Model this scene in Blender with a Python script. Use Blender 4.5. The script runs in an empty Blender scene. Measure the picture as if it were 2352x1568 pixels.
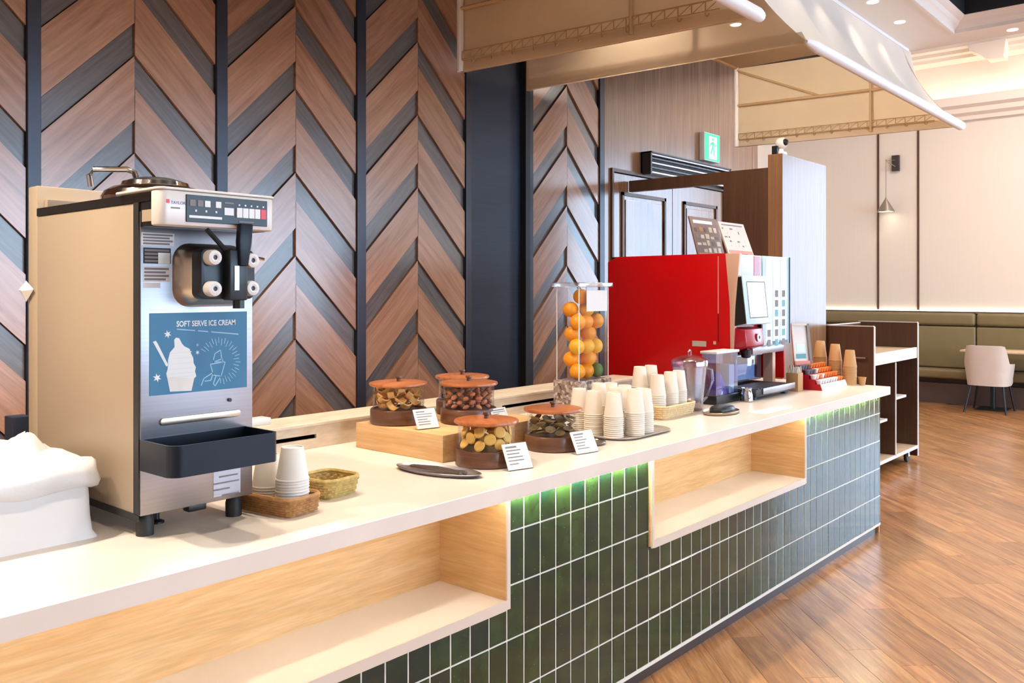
import bpy, bmesh, math, random
from mathutils import Vector, Matrix
random.seed(7)
S = bpy.context.scene
COL = S.collection
R = math.radians

# ---------------------------------------------------------------- camera, sky, exposure
FPX, HY, CX, CAMH = 2007.3, 666.4, 1176.0, 1.5
UX, UF = 0.65141, 0.75873            # counter direction in camera (right, forward)
cam_d = bpy.data.cameras.new('camera'); cam = bpy.data.objects.new('camera', cam_d); COL.objects.link(cam)
cam.location = (0, 0, CAMH); cam.rotation_euler = (R(90), 0, -math.atan2(UF, UX))
cam_d.sensor_width = 36; cam_d.lens = 36 * FPX / 2352; cam_d.shift_y = -(784 - HY) / 2352
cam_d.clip_start = 0.05; cam_d.clip_end = 200
S.camera = cam
S.view_settings.view_transform = 'Standard'; S.view_settings.look = 'None'
S.view_settings.gamma = 1; S.view_settings.use_curve_mapping = False
S.view_settings.exposure = -0.25
try: S.cycles.use_denoising = True
except Exception: pass
S.cycles.max_bounces = 8; S.cycles.diffuse_bounces = 4; S.cycles.glossy_bounces = 4
S.cycles.transparent_max_bounces = 24; S.cycles.sample_clamp_indirect = 6
S.cycles.caustics_reflective = False; S.cycles.caustics_refractive = False

SKY = 13.0
w = bpy.data.worlds.new('sky'); S.world = w; w.use_nodes = True
w.node_tree.nodes['Background'].inputs[0].default_value = (0.54, 0.75, 1.0, 1)
w.node_tree.nodes['Background'].inputs[1].default_value = SKY

def area(name, loc, rot, sx, sy, power, color, spread=180, portal=False, shape='RECTANGLE'):
    l = bpy.data.lights.new(name, 'AREA'); l.shape = shape; l.size = sx
    if shape in ('RECTANGLE', 'ELLIPSE'): l.size_y = sy
    l.energy = power; l.color = color; l.spread = R(spread)
    o = bpy.data.objects.new(name, l); COL.objects.link(o); o.location = loc; o.rotation_euler = rot
    if portal: l.cycles.is_portal = True
    return o
# daylight enters through the window openings of the far wall and of the front wall
area('window_portal_far', (12.92, -0.6, 2.1), (0, R(90), 0), 3.2, 3.2, 1, (1, 1, 1), portal=True)
area('window_portal_front', (6.6, -7.02, 2.2), (R(90), 0, 0), 11.2, 2.8, 1, (1, 1, 1), portal=True)
WARM = (1.0, 0.86, 0.70)

# ---------------------------------------------------------------- helpers
def ray(px, py):
    r = (px - CX) / FPX
    return (r * UX + UF, -r * UF + UX, (HY - py) / FPX)
def PY(px, py, Y):
    d = ray(px, py); t = Y / d[1]; return Vector((d[0] * t, Y, CAMH + d[2] * t))
def PX(px, py, X):
    d = ray(px, py); t = X / d[0]; return Vector((X, d[1] * t, CAMH + d[2] * t))
def PZ(px, py, Z):
    d = ray(px, py); t = (Z - CAMH) / d[2]; return Vector((d[0] * t, d[1] * t, Z))

def tag(o, label=None, cat=None, group=None, kind=None):
    if label: o['label'] = label
    if cat: o['category'] = cat
    if group: o['group'] = group
    if kind: o['kind'] = kind
    return o
def thing(name, label, cat, loc=(0, 0, 0), group=None, rz=0):
    o = bpy.data.objects.new(name, None); COL.objects.link(o); o.location = loc; o.rotation_euler = (0, 0, rz)
    o.empty_display_size = 0.05
    return tag(o, label, cat, group)
def wloc(o):
    v = Vector((0, 0, 0))
    while o is not None:
        v = v + o.location; o = o.parent
    return v
def copy_tree(o, parent=None):
    c = o.copy(); COL.objects.link(c); c.parent = parent
    for ch in o.children: copy_tree(ch, c)
    return c

class MB:
    def __init__(s): s.v = []; s.f = []
    def add(s, vs, fs):
        n = len(s.v); s.v += [tuple(p) for p in vs]; s.f += [tuple(i + n for i in f) for f in fs]; return s
    def box(s, x0, x1, y0, y1, z0, z1):
        return s.add([(x0,y0,z0),(x1,y0,z0),(x1,y1,z0),(x0,y1,z0),(x0,y0,z1),(x1,y0,z1),(x1,y1,z1),(x0,y1,z1)],
                     [(0,3,2,1),(4,5,6,7),(0,1,5,4),(1,2,6,5),(2,3,7,6),(3,0,4,7)])
    def prism(s, poly, a, b, axis='y'):
        """poly: 2-D outline; axis: extrusion axis.  y -> (x,z), x -> (y,z), z -> (x,y)"""
        n = len(poly)
        def m(p, t):
            return {'y': (p[0], t, p[1]), 'x': (t, p[0], p[1]), 'z': (p[0], p[1], t)}[axis]
        vs = [m(p, a) for p in poly] + [m(p, b) for p in poly]
        fs = [tuple(range(n)), tuple(range(2 * n - 1, n - 1, -1))]
        fs += [(i, i + n, (i + 1) % n + n, (i + 1) % n) for i in range(n)]
        return s.add(vs, fs)
    def lathe(s, prof, seg=24, c=(0, 0, 0), axis='z', close=False):
        """prof: list of (r, h).  Ends with r=0 are closed by a fan, otherwise by an n-gon when close."""
        vs = []; fs = []
        for r, h in prof:
            for k in range(seg):
                a = 2 * math.pi * k / seg; x, y = r * math.cos(a), r * math.sin(a)
                p = {'z': (x, y, h), 'y': (x, -h, y), 'x': (h, x, y)}[axis]
                vs.append((p[0] + c[0], p[1] + c[1], p[2] + c[2]))
        m = len(prof)
        for i in range(m - 1):
            for k in range(seg):
                k2 = (k + 1) % seg
                fs.append((i * seg + k, i * seg + k2, (i + 1) * seg + k2, (i + 1) * seg + k))
        if close:
            fs.append(tuple(range(seg - 1, -1, -1))); fs.append(tuple(range((m - 1) * seg, m * seg)))
        return s.add(vs, fs)
    def tube(s, pts, r, seg=8, closed=False):
        pts = [Vector(p) for p in pts]; n = len(pts); vs = []; fs = []
        rr = r if isinstance(r, (list, tuple)) else [r] * n
        up0 = Vector((0, 0, 1))
        for i, p in enumerate(pts):
            if closed: t = pts[(i + 1) % n] - pts[i - 1]
            else: t = pts[min(i + 1, n - 1)] - pts[max(i - 1, 0)]
            t.normalize()
            up = up0 if abs(t.dot(up0)) < 0.95 else Vector((1, 0, 0))
            a = t.cross(up).normalized(); b = a.cross(t)
            for k in range(seg):
                an = 2 * math.pi * k / seg
                vs.append(p + (a * math.cos(an) + b * math.sin(an)) * rr[i])
        for i in range(n if closed else n - 1):
            for k in range(seg):
                k2 = (k + 1) % seg; j = (i + 1) % n
                fs.append((i * seg + k, j * seg + k, j * seg + k2, i * seg + k2))
        if not closed:
            fs.append(tuple(range(seg))); fs.append(tuple(range(n * seg - 1, (n - 1) * seg - 1, -1)))
        return s.add(vs, fs)
    def sphere(s, c, r, seg=12, rings=8, sz=(1, 1, 1)):
        prof = [(math.sin(math.pi * i / rings) * r, -math.cos(math.pi * i / rings) * r) for i in range(rings + 1)]
        m = MB(); m.lathe([(max(a, 1e-4), b) for a, b in prof], seg)
        return s.add([(v[0] * sz[0] + c[0], v[1] * sz[1] + c[1], v[2] * sz[2] + c[2]) for v in m.v], m.f)
    def quad(s, a, b, c, d): return s.add([a, b, c, d], [(0, 1, 2, 3)])
    def xf(s, M):
        s.v = [tuple(M @ Vector(p)) for p in s.v]; return s
    def mesh(s, name, mat, bevel=0, seg=2, smooth=True, ang=35):
        me = bpy.data.meshes.new(name); me.from_pydata(s.v, [], s.f)
        bm = bmesh.new(); bm.from_mesh(me)
        bmesh.ops.recalc_face_normals(bm, faces=bm.faces)
        if bevel:
            es = [e for e in bm.edges if len(e.link_faces) == 2 and e.calc_face_angle(0) > 0.6]
            bmesh.ops.bevel(bm, geom=es, offset=bevel, segments=seg, affect='EDGES', profile=0.5, clamp_overlap=True)
        bm.to_mesh(me); bm.free()
        if smooth:
            me.shade_smooth(); me.set_sharp_from_angle(angle=R(ang))
        if mat is not None: me.materials.append(mat)
        return me
    def build(s, name, mat, parent=None, bevel=0, seg=2, smooth=True, ang=35, local=False):
        """vertices are in world space unless local; the origin goes to the parent's or to the base centre"""
        if not local:
            if parent is not None: off = wloc(parent)
            else:
                xs = [p[0] for p in s.v]; ys = [p[1] for p in s.v]; zs = [p[2] for p in s.v]
                off = Vector(((min(xs) + max(xs)) / 2, (min(ys) + max(ys)) / 2, min(zs)))
            s.v = [(p[0] - off.x, p[1] - off.y, p[2] - off.z) for p in s.v]
        me = s.mesh(name, mat, bevel, seg, smooth, ang)
        o = bpy.data.objects.new(name, me); COL.objects.link(o)
        if parent is not None: o.parent = parent
        elif not local: o.location = off
        return o
def link(name, me, loc, parent=None, rot=(0, 0, 0), scale=None):
    o = bpy.data.objects.new(name, me); COL.objects.link(o); o.parent = parent; o.location = loc; o.rotation_euler = rot
    if scale: o.scale = scale
    return o
def struct(o): o['kind'] = 'structure'; return o
def rrect(x0, x1, y0, y1, r, n=5):
    out = []
    for cx_, cy_, a0 in ((x1 - r, y1 - r, 0), (x0 + r, y1 - r, 90), (x0 + r, y0 + r, 180), (x1 - r, y0 + r, 270)):
        for k in range(n + 1):
            a = R(a0 + 90 * k / n); out.append((cx_ + r * math.cos(a), cy_ + r * math.sin(a)))
    return out
def text(name, s, size, mat, parent, origin, xdir, zdir, align='LEFT', extrude=0.0002, bold=0.0):
    cu = bpy.data.curves.new(name, 'FONT'); cu.body = s; cu.size = size; cu.align_x = align; cu.extrude = extrude
    cu.resolution_u = 3; cu.offset = bold
    o = bpy.data.objects.new(name, cu); COL.objects.link(o)
    dg = bpy.context.evaluated_depsgraph_get()
    me = bpy.data.meshes.new_from_object(o.evaluated_get(dg))
    bpy.data.objects.remove(o); bpy.data.curves.remove(cu)
    X = Vector(xdir).normalized(); Z = Vector(zdir).normalized(); N = X.cross(Z)
    M = Matrix(((X.x, Z.x, N.x, origin[0]), (X.y, Z.y, N.y, origin[1]), (X.z, Z.z, N.z, origin[2]), (0, 0, 0, 1)))
    me.transform(M)
    off = wloc(parent); me.transform(Matrix.Translation(-off))
    me.materials.clear(); me.materials.append(mat); me.name = name
    o = bpy.data.objects.new(name, me); COL.objects.link(o); o.parent = parent
    return o

# ---------------------------------------------------------------- materials
def mat(name, col, rough=0.5, metal=0.0, spec=0.5, coat=0.0, emit=None, es=0.0, var=0.0, nscale=8.0, namp=0.0,
        bump=0.0, bscale=60.0, sheen=0.0, aniso=0.0, nstretch=(1, 1, 1), rvar=0.0):
    m = bpy.data.materials.new(name); m.use_nodes = True; nt = m.node_tree; b = nt.nodes['Principled BSDF']
    L = nt.links
    c4 = (*col, 1)
    b.inputs['Base Color'].default_value = c4; b.inputs['Roughness'].default_value = rough
    b.inputs['Metallic'].default_value = metal; b.inputs['Specular IOR Level'].default_value = spec
    b.inputs['Coat Weight'].default_value = coat; b.inputs['Coat Roughness'].default_value = 0.12
    if sheen: b.inputs['Sheen Weight'].default_value = sheen
    if aniso: b.inputs['Anisotropic'].default_value = aniso
    if emit: b.inputs['Emission Color'].default_value = (*emit, 1); b.inputs['Emission Strength'].default_value = es
    if namp or bump or var or rvar:
        tc = nt.nodes.new('ShaderNodeTexCoord'); mp = nt.nodes.new('ShaderNodeMapping')
        mp.inputs['Scale'].default_value = nstretch; L.new(tc.outputs['Object'], mp.inputs['Vector'])
    if namp or var:
        n = nt.nodes.new('ShaderNodeTexNoise'); n.inputs['Scale'].default_value = nscale; n.inputs['Detail'].default_value = 5
        L.new(mp.outputs['Vector'], n.inputs['Vector'])
        mr = nt.nodes.new('ShaderNodeMapRange'); mr.inputs['From Min'].default_value = 0.25; mr.inputs['From Max'].default_value = 0.75
        mr.inputs['To Min'].default_value = 1 - namp; mr.inputs['To Max'].default_value = 1 + namp
        L.new(n.outputs['Fac'], mr.inputs['Value'])
        val = mr.outputs['Result']
        if var:
            oi = nt.nodes.new('ShaderNodeObjectInfo'); m2 = nt.nodes.new('ShaderNodeMapRange')
            m2.inputs['To Min'].default_value = 1 - var; m2.inputs['To Max'].default_value = 1 + var
            L.new(oi.outputs['Random'], m2.inputs['Value'])
            mu = nt.nodes.new('ShaderNodeMath'); mu.operation = 'MULTIPLY'
            L.new(val, mu.inputs[0]); L.new(m2.outputs['Result'], mu.inputs[1]); val = mu.outputs[0]
        hs = nt.nodes.new('ShaderNodeHueSaturation'); hs.inputs['Color'].default_value = c4
        L.new(val, hs.inputs['Value']); L.new(hs.outputs['Color'], b.inputs['Base Color'])
    if bump:
        n2 = nt.nodes.new('ShaderNodeTexNoise'); n2.inputs['Scale'].default_value = bscale; n2.inputs['Detail'].default_value = 3
        L.new(mp.outputs['Vector'], n2.inputs['Vector'])
        bp = nt.nodes.new('ShaderNodeBump'); bp.inputs['Strength'].default_value = bump; bp.inputs['Distance'].default_value = 0.004
        L.new(n2.outputs['Fac'], bp.inputs['Height']); L.new(bp.outputs['Normal'], b.inputs['Normal'])
    return m
def wood(name, cols, scale, rot=(0, 0, 0), rough=0.4, spec=0.5, coat=0.0, rnd=0.12, fine=0.25, shift=True, dist=1.2, crough=0.15, attr=None):
    m = bpy.data.materials.new(name); m.use_nodes = True; nt = m.node_tree; b = nt.nodes['Principled BSDF']; L = nt.links
    N = nt.nodes.new
    tc = N('ShaderNodeTexCoord'); oi = N('ShaderNodeObjectInfo'); mp0 = N('ShaderNodeMapping'); mp = N('ShaderNodeMapping')
    mp0.inputs['Rotation'].default_value = rot
    RND = oi.outputs['Random']
    if attr:
        at = N('ShaderNodeAttribute'); at.attribute_name = attr; RND = at.outputs['Fac']
    L.new(tc.outputs['Object'], mp0.inputs['Vector'])
    src = mp0.outputs['Vector']
    if shift:
        sc = N('ShaderNodeVectorMath'); sc.operation = 'SCALE'; sc.inputs[0].default_value = (13, 7, 5)
        L.new(RND, sc.inputs['Scale'])
        ad = N('ShaderNodeVectorMath'); ad.operation = 'ADD'; L.new(src, ad.inputs[0]); L.new(sc.outputs[0], ad.inputs[1]); src = ad.outputs[0]
    mp.inputs['Scale'].default_value = scale; L.new(src, mp.inputs['Vector'])
    n1 = N('ShaderNodeTexNoise'); n1.inputs['Scale'].default_value = 1; n1.inputs['Detail'].default_value = 6
    n1.inputs['Roughness'].default_value = 0.62; n1.inputs['Distortion'].default_value = dist
    L.new(mp.outputs['Vector'], n1.inputs['Vector'])
    cr = N('ShaderNodeValToRGB'); e = cr.color_ramp.elements
    e[0].position = 0.3; e[0].color = (*cols[0], 1); e[1].position = 0.7; e[1].color = (*cols[-1], 1)
    if len(cols) == 3: k = e.new(0.5); k.color = (*cols[1], 1)
    L.new(n1.outputs['Fac'], cr.inputs['Fac'])
    mp2 = N('ShaderNodeMapping'); mp2.inputs['Scale'].default_value = tuple(q * 6 for q in scale); L.new(src, mp2.inputs['Vector'])
    n2 = N('ShaderNodeTexNoise'); n2.inputs['Scale'].default_value = 1; n2.inputs['Detail'].default_value = 3
    L.new(mp2.outputs['Vector'], n2.inputs['Vector'])
    mr = N('ShaderNodeMapRange'); mr.inputs['From Min'].default_value = 0.3; mr.inputs['From Max'].default_value = 0.7
    mr.inputs['To Min'].default_value = 1 - fine; mr.inputs['To Max'].default_value = 1 + fine * 0.6
    L.new(n2.outputs['Fac'], mr.inputs['Value'])
    m2 = N('ShaderNodeMapRange'); m2.inputs['To Min'].default_value = 1 - rnd; m2.inputs['To Max'].default_value = 1 + rnd
    L.new(RND, m2.inputs['Value'])
    mu = N('ShaderNodeMath'); mu.operation = 'MULTIPLY'; L.new(mr.outputs[0], mu.inputs[0]); L.new(m2.outputs[0], mu.inputs[1])
    hs = N('ShaderNodeHueSaturation'); L.new(cr.outputs['Color'], hs.inputs['Color']); L.new(mu.outputs[0], hs.inputs['Value'])
    L.new(hs.outputs['Color'], b.inputs['Base Color'])
    b.inputs['Roughness'].default_value = rough; b.inputs['Specular IOR Level'].default_value = spec
    b.inputs['Coat Weight'].default_value = coat; b.inputs['Coat Roughness'].default_value = crough
    return m
def clear(name, tint=(1, 1, 1), gloss=0.08, rough=0.02, power=0.2):
    """thin clear sheet: lets light through, mirrors more at grazing angles"""
    m = bpy.data.materials.new(name); m.use_nodes = True; nt = m.node_tree; N = nt.nodes.new; L = nt.links
    nt.nodes.remove(nt.nodes['Principled BSDF']); out = nt.nodes['Material Output']
    t = N('ShaderNodeBsdfTransparent'); t.inputs[0].default_value = (*tint, 1)
    g = N('ShaderNodeBsdfGlossy'); g.inputs['Roughness'].default_value = rough; g.inputs['Color'].default_value = (1, 1, 1, 1)
    lw = N('ShaderNodeLayerWeight'); lw.inputs['Blend'].default_value = power
    mr = N('ShaderNodeMapRange'); mr.inputs['To Min'].default_value = gloss; mr.inputs['To Max'].default_value = 0.45
    L.new(lw.outputs['Fresnel'], mr.inputs['Value'])
    mx = N('ShaderNodeMixShader'); L.new(mr.outputs[0], mx.inputs[0]); L.new(t.outputs[0], mx.inputs[1]); L.new(g.outputs[0], mx.inputs[2])
    L.new(mx.outputs[0], out.inputs['Surface'])
    return m
def fabric(name, col, trans=0.45, sheer=0.0):
    m = bpy.data.materials.new(name); m.use_nodes = True; nt = m.node_tree; N = nt.nodes.new; L = nt.links
    nt.nodes.remove(nt.nodes['Principled BSDF']); out = nt.nodes['Material Output']
    d = N('ShaderNodeBsdfDiffuse'); t = N('ShaderNodeBsdfTranslucent'); mx = N('ShaderNodeMixShader')
    tc = N('ShaderNodeTexCoord'); n = N('ShaderNodeTexNoise'); n.inputs['Scale'].default_value = 3
    L.new(tc.outputs['Object'], n.inputs['Vector'])
    mr = N('ShaderNodeMapRange'); mr.inputs['To Min'].default_value = 0.9; mr.inputs['To Max'].default_value = 1.06
    L.new(n.outputs['Fac'], mr.inputs['Value'])
    hs = N('ShaderNodeHueSaturation'); hs.inputs['Color'].default_value = (*col, 1); L.new(mr.outputs[0], hs.inputs['Value'])
    L.new(hs.outputs[0], d.inputs[0]); L.new(hs.outputs[0], t.inputs[0])
    mx.inputs[0].default_value = trans; L.new(d.outputs[0], mx.inputs[1]); L.new(t.outputs[0], mx.inputs[2])
    tp = N('ShaderNodeBsdfTransparent'); mx2 = N('ShaderNodeMixShader'); mx2.inputs[0].default_value = sheer
    L.new(mx.outputs[0], mx2.inputs[1]); L.new(tp.outputs[0], mx2.inputs[2]); L.new(mx2.outputs[0], out.inputs['Surface'])
    return m
A45 = R(45)
M = {}
M['white'] = mat('white_paint', (0.82, 0.78, 0.73), 0.6, namp=0.02)
M['ceil'] = mat('ceiling_paint', (0.85, 0.76, 0.68), 0.75, namp=0.015, nscale=2)
M['cream_wall'] = mat('cream_wallcovering', (0.77, 0.69, 0.61), 0.7, namp=0.012, nscale=40, nstretch=(1, 1, 0.05))
M['black'] = mat('black_paint', (0.012, 0.012, 0.014), 0.6, namp=0.1)
M['dark_ceil'] = mat('dark_ceiling_paint', (0.02, 0.014, 0.01), 0.8, namp=0.1)
M['bar'] = mat('dark_blue_metal_bar', (0.035, 0.038, 0.055), 0.32, 0.3, 0.6, namp=0.1)
M['navy'] = mat('navy_slatted_cloth', (0.010, 0.017, 0.038), 0.5, 0, 0.5, namp=0.25, nscale=1, nstretch=(3, 3, 160), bump=0.1, bscale=1)
cl = [(0.30, 0.142, 0.080), (0.42, 0.212, 0.124), (0.52, 0.280, 0.172)]
cd = [(0.10, 0.088, 0.086), (0.135, 0.118, 0.113), (0.17, 0.147, 0.137)]
M['chev_l'] = wood('light_oak_rising', cl, (1.2, 10, 16), (0, A45, 0), 0.22, 1.0, 0.0, 0.07, 0.10)
M['chev_r'] = wood('light_oak_falling', cl, (1.2, 10, 16), (0, -A45, 0), 0.22, 1.0, 0.0, 0.07, 0.10)
M['dark_l'] = wood('grey_oak_rising', cd, (1.5, 10, 24), (0, A45, 0), 0.25, 0.6, 0.5, 0.10, 0.15)
M['dark_r'] = wood('grey_oak_falling', cd, (1.5, 10, 24), (0, -A45, 0), 0.25, 0.6, 0.5, 0.10, 0.15)
M['walnut_v'] = wood('brown_veneer_vertical', [(0.17, 0.075, 0.034), (0.25, 0.122, 0.062), (0.33, 0.175, 0.095)], (24, 24, 0.8), rough=0.23, spec=1.0, coat=0.0, rnd=0.03, fine=0.2)
M['walnut_d'] = wood('dark_brown_veneer', [(0.075, 0.034, 0.019), (0.115, 0.054, 0.030)], (20, 20, 0.8), rough=0.4, rnd=0.04, fine=0.15)
M['partition'] = wood('tan_veneer_vertical', [(0.20, 0.10, 0.05), (0.27, 0.145, 0.075)], (20, 20, 0.8), rough=0.26, spec=0.4, coat=0.0, rnd=0.03, fine=0.12)
M['oak'] = wood('pale_oak', [(0.64, 0.37, 0.15), (0.72, 0.45, 0.21), (0.79, 0.53, 0.28)], (1.6, 8, 22), rough=0.45, rnd=0.06, fine=0.12)
M['oak_y'] = wood('pale_oak_cross', [(0.64, 0.37, 0.15), (0.72, 0.45, 0.21), (0.79, 0.53, 0.28)], (8, 1.6, 22), rough=0.45, rnd=0.06, fine=0.12)
M['floor'] = wood('floor_oak', [(0.19, 0.068, 0.022), (0.37, 0.165, 0.060), (0.50, 0.265, 0.112)], (1.6, 18, 12), rough=0.30, spec=0.5, coat=0.35, rnd=0.20, fine=0.22, crough=0.2)
M['floor_far'] = wood('floor_oak_joined', [(0.19, 0.068, 0.022), (0.37, 0.165, 0.060), (0.50, 0.265, 0.112)], (1.6, 18, 12), (0, 0, -A45), rough=0.30, spec=0.5, coat=0.35, rnd=0.20, fine=0.22, crough=0.2, attr='rnd')
M['top'] = mat('cream_solid_surface', (0.80, 0.71, 0.62), 0.28, 0, 0.5, namp=0.05, nscale=5)
M['shelf'] = mat('cream_laminate', (0.82, 0.73, 0.64), 0.4, 0, 0.5, namp=0.05, nscale=4)
M['ledge'] = wood('cream_travertine', [(0.62, 0.50, 0.36), (0.74, 0.62, 0.47), (0.80, 0.70, 0.55)], (3, 6, 14), rough=0.4, rnd=0.02, fine=0.08)
M['grout'] = mat('pale_grout', (0.76, 0.72, 0.65), 0.8, namp=0.03)
M['tile'] = None
M['plinth'] = mat('dark_plinth_metal', (0.05, 0.04, 0.042), 0.3, 0.2, 0.5, namp=0.1)
M['alu'] = mat('pale_edge_trim', (0.72, 0.62, 0.52), 0.35, 0.2, namp=0.02)
M['led'] = mat('led_strip', (1, 1, 1), 0.5, emit=(1.0, 0.88, 0.68), es=105, namp=0.01)
M['led_tile'] = mat('tile_led_strip', (1, 1, 1), 0.5, emit=(1.0, 0.98, 0.68), es=420, namp=0.01)
M['led_cove'] = mat('cove_led_strip', (1, 1, 1), 0.5, emit=(1.0, 0.88, 0.70), es=24, namp=0.01)
M['led_seat'] = mat('seat_led_strip', (1, 1, 1), 0.5, emit=(1.0, 0.86, 0.62), es=8, namp=0.01)
M['steel'] = mat('brushed_steel', (0.40, 0.37, 0.38), 0.38, 1.0, namp=0.06, nscale=3, nstretch=(1, 1, 60), aniso=0.4)
M['chrome'] = mat('polished_steel', (0.66, 0.63, 0.60), 0.12, 1.0, namp=0.02)
M['warmsteel'] = mat('warm_steel', (0.62, 0.50, 0.38), 0.3, 1.0, namp=0.04, nscale=4)
M['beige'] = mat('beige_coated_steel', (0.47, 0.37, 0.265), 0.38, 0.15, namp=0.03, nscale=2)
M['plasticw'] = mat('white_plastic', (0.82, 0.80, 0.78), 0.35, namp=0.01)
M['offwhite'] = mat('offwhite_head_cover', (0.78, 0.72, 0.66), 0.35, 0.1, namp=0.01)
M['plastick'] = mat('black_plastic', (0.008, 0.009, 0.011), 0.35, namp=0.1)
M['rubber'] = mat('black_rubber', (0.02, 0.019, 0.018), 0.55, namp=0.1)
M['navy_tray'] = mat('dark_navy_tray', (0.006, 0.009, 0.019), 0.38, 0, 0.3, namp=0.1)
M['red_gloss'] = mat('red_gloss_panel', (0.60, 0.002, 0.005), 0.3, 0, 0.25, coat=0.0, namp=0.04, nscale=2)
M['red_dark'] = mat('dark_red_plastic', (0.40, 0.005, 0.02), 0.25, namp=0.05)
M['red_led'] = mat('red_button', (0.75, 0.03, 0.05), 0.35, namp=0.02)
M['peach'] = mat('peach_trim', (0.80, 0.50, 0.36), 0.4, 0.0, namp=0.02)
M['paper'] = mat('white_paper', (0.86, 0.82, 0.78), 0.8, namp=0.02)
M['ink'] = mat('grey_ink', (0.25, 0.23, 0.23), 0.8, namp=0.05)
M['inkblack'] = mat('black_ink', (0.03, 0.03, 0.035), 0.7, namp=0.05)
M['blueink'] = mat('poster_blue', (0.035, 0.18, 0.33), 0.45, namp=0.04, nscale=6)
M['poster_white'] = mat('poster_white', (0.86, 0.86, 0.84), 0.5, namp=0.01)
M['poster_cream'] = mat('poster_cream', (0.85, 0.78, 0.70), 0.5, namp=0.04, nscale=30)
M['poster_line'] = mat('poster_pale_blue', (0.36, 0.58, 0.72), 0.5, namp=0.02)
M['cup'] = mat('white_paper_cup', (0.84, 0.74, 0.62), 0.6, namp=0.01)
M['cup2'] = mat('bright_paper_cup', (0.84, 0.79, 0.72), 0.6, namp=0.01)
M['kraft'] = mat('kraft_paper_cup', (0.52, 0.29, 0.12), 0.65, namp=0.04)
M['linen'] = mat('white_linen', (0.84, 0.80, 0.77), 0.9, namp=0.02, bump=0.25, bscale=14)
M['bag'] = mat('white_plastic_bag', (0.86, 0.83, 0.80), 0.35, namp=0.02, bump=0.6, bscale=22)
M['lid'] = wood('reddish_wood_lid', [(0.26, 0.07, 0.02), (0.40, 0.12, 0.035), (0.47, 0.17, 0.06)], (3, 20, 6), rough=0.35, coat=0.3, rnd=0.08, fine=0.12)
M['base'] = wood('dark_brown_wood_base', [(0.06, 0.022, 0.010), (0.11, 0.042, 0.02), (0.15, 0.065, 0.032)], (4, 4, 30), rough=0.38, coat=0.2, rnd=0.08, fine=0.15)
M['glass'] = clear('clear_glass', (0.98, 0.98, 0.97), 0.02)
M['acrylic'] = clear('clear_acrylic', (0.97, 0.98, 1.0), 0.03)
M['pane'] = clear('window_pane', (0.98, 0.99, 1.0), 0.05)
M['pinkclear'] = clear('pink_clear_plastic', (0.85, 0.55, 0.6), 0.3, 0.15)
M['jarclear'] = clear('frosted_clear_plastic', (0.80, 0.80, 0.86), 0.25, 0.25)
M['bluebin'] = clear('blue_clear_plastic', (0.55, 0.68, 0.95), 0.22, 0.08)
M['cookie'] = mat('pale_yellow_cookie', (0.92, 0.56, 0.13), 0.7, var=0.15, namp=0.1, nscale=60)
M['cracker'] = mat('golden_cracker', (0.90, 0.52, 0.17), 0.7, var=0.2, namp=0.12, nscale=50)
M['nut'] = mat('reddish_brown_snack', (0.52, 0.20, 0.10), 0.6, var=0.3, namp=0.15, nscale=60)
M['chip'] = mat('dark_olive_snack', (0.32, 0.22, 0.10), 0.6, var=0.3, namp=0.15, nscale=50)
M['choc'] = mat('dark_brown_snack', (0.10, 0.05, 0.03), 0.6, var=0.3, namp=0.1)
M['orange'] = mat('orange_peel', (0.98, 0.35, 0.006), 0.42, var=0.12, namp=0.06, bump=0.25, bscale=260)
M['lemon'] = mat('yellow_orange_peel', (0.98, 0.50, 0.02), 0.42, var=0.08, namp=0.05, bump=0.25, bscale=260)
M['lime'] = mat('green_lime_peel', (0.10, 0.19, 0.05), 0.45, var=0.1, namp=0.1, bump=0.2, bscale=200)
M['wicker'] = mat('brown_wicker', (0.40, 0.20, 0.07), 0.6, namp=0.3, nscale=70)
M['wicker_y'] = mat('straw_wicker', (0.50, 0.36, 0.12), 0.6, namp=0.3, nscale=70)
M['wicker_p'] = mat('pale_wicker', (0.74, 0.55, 0.30), 0.65, namp=0.2, nscale=60)
M['pewter'] = mat('dark_steel_tray', (0.35, 0.31, 0.28), 0.25, 0.9, namp=0.1)
M['tray_grey'] = mat('grey_tray', (0.42, 0.37, 0.33), 0.4, 0.1, namp=0.05)
M['screen'] = mat('lit_screen', (0.9, 0.95, 0.95), 0.3, emit=(0.93, 1.0, 0.98), es=1.6, namp=0.01)
M['label_glow'] = mat('pale_glass_label_panel', (0.62, 0.80, 0.84), 0.2, namp=0.03)
M['fabric'] = fabric('cream_canopy_fabric', (0.86, 0.73, 0.55), 0.5)
M['fabric_front'] = fabric('white_canopy_fabric', (0.81, 0.72, 0.63), 0.15)
M['sheer'] = fabric('sheer_canopy_fabric', (0.76, 0.62, 0.45), 0.4, 0.30)
M['tube'] = mat('white_canopy_tube', (0.84, 0.82, 0.82), 0.45, namp=0.01)
M['wire'] = mat('tan_truss_wire', (0.42, 0.27, 0.13), 0.45, namp=0.05)
M['frame_tan'] = mat('tan_frame_bar', (0.50, 0.34, 0.18), 0.5, 0.1, namp=0.05)
M['olive'] = mat('olive_leather', (0.20, 0.155, 0.075), 0.45, namp=0.05, bump=0.1, bscale=90)
M['olive_d'] = mat('dark_base_panel', (0.085, 0.055, 0.045), 0.5, namp=0.08)
M['chair'] = mat('greige_upholstery', (0.62, 0.54, 0.49), 0.8, namp=0.03, sheen=0.2)
M['legs'] = mat('black_metal_leg', (0.015, 0.016, 0.02), 0.4, 0.2, namp=0.1)
M['table'] = wood('light_table_top', [(0.60, 0.43, 0.26), (0.70, 0.53, 0.36)], (12, 2, 8), rough=0.4, rnd=0.03, fine=0.1)
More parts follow.
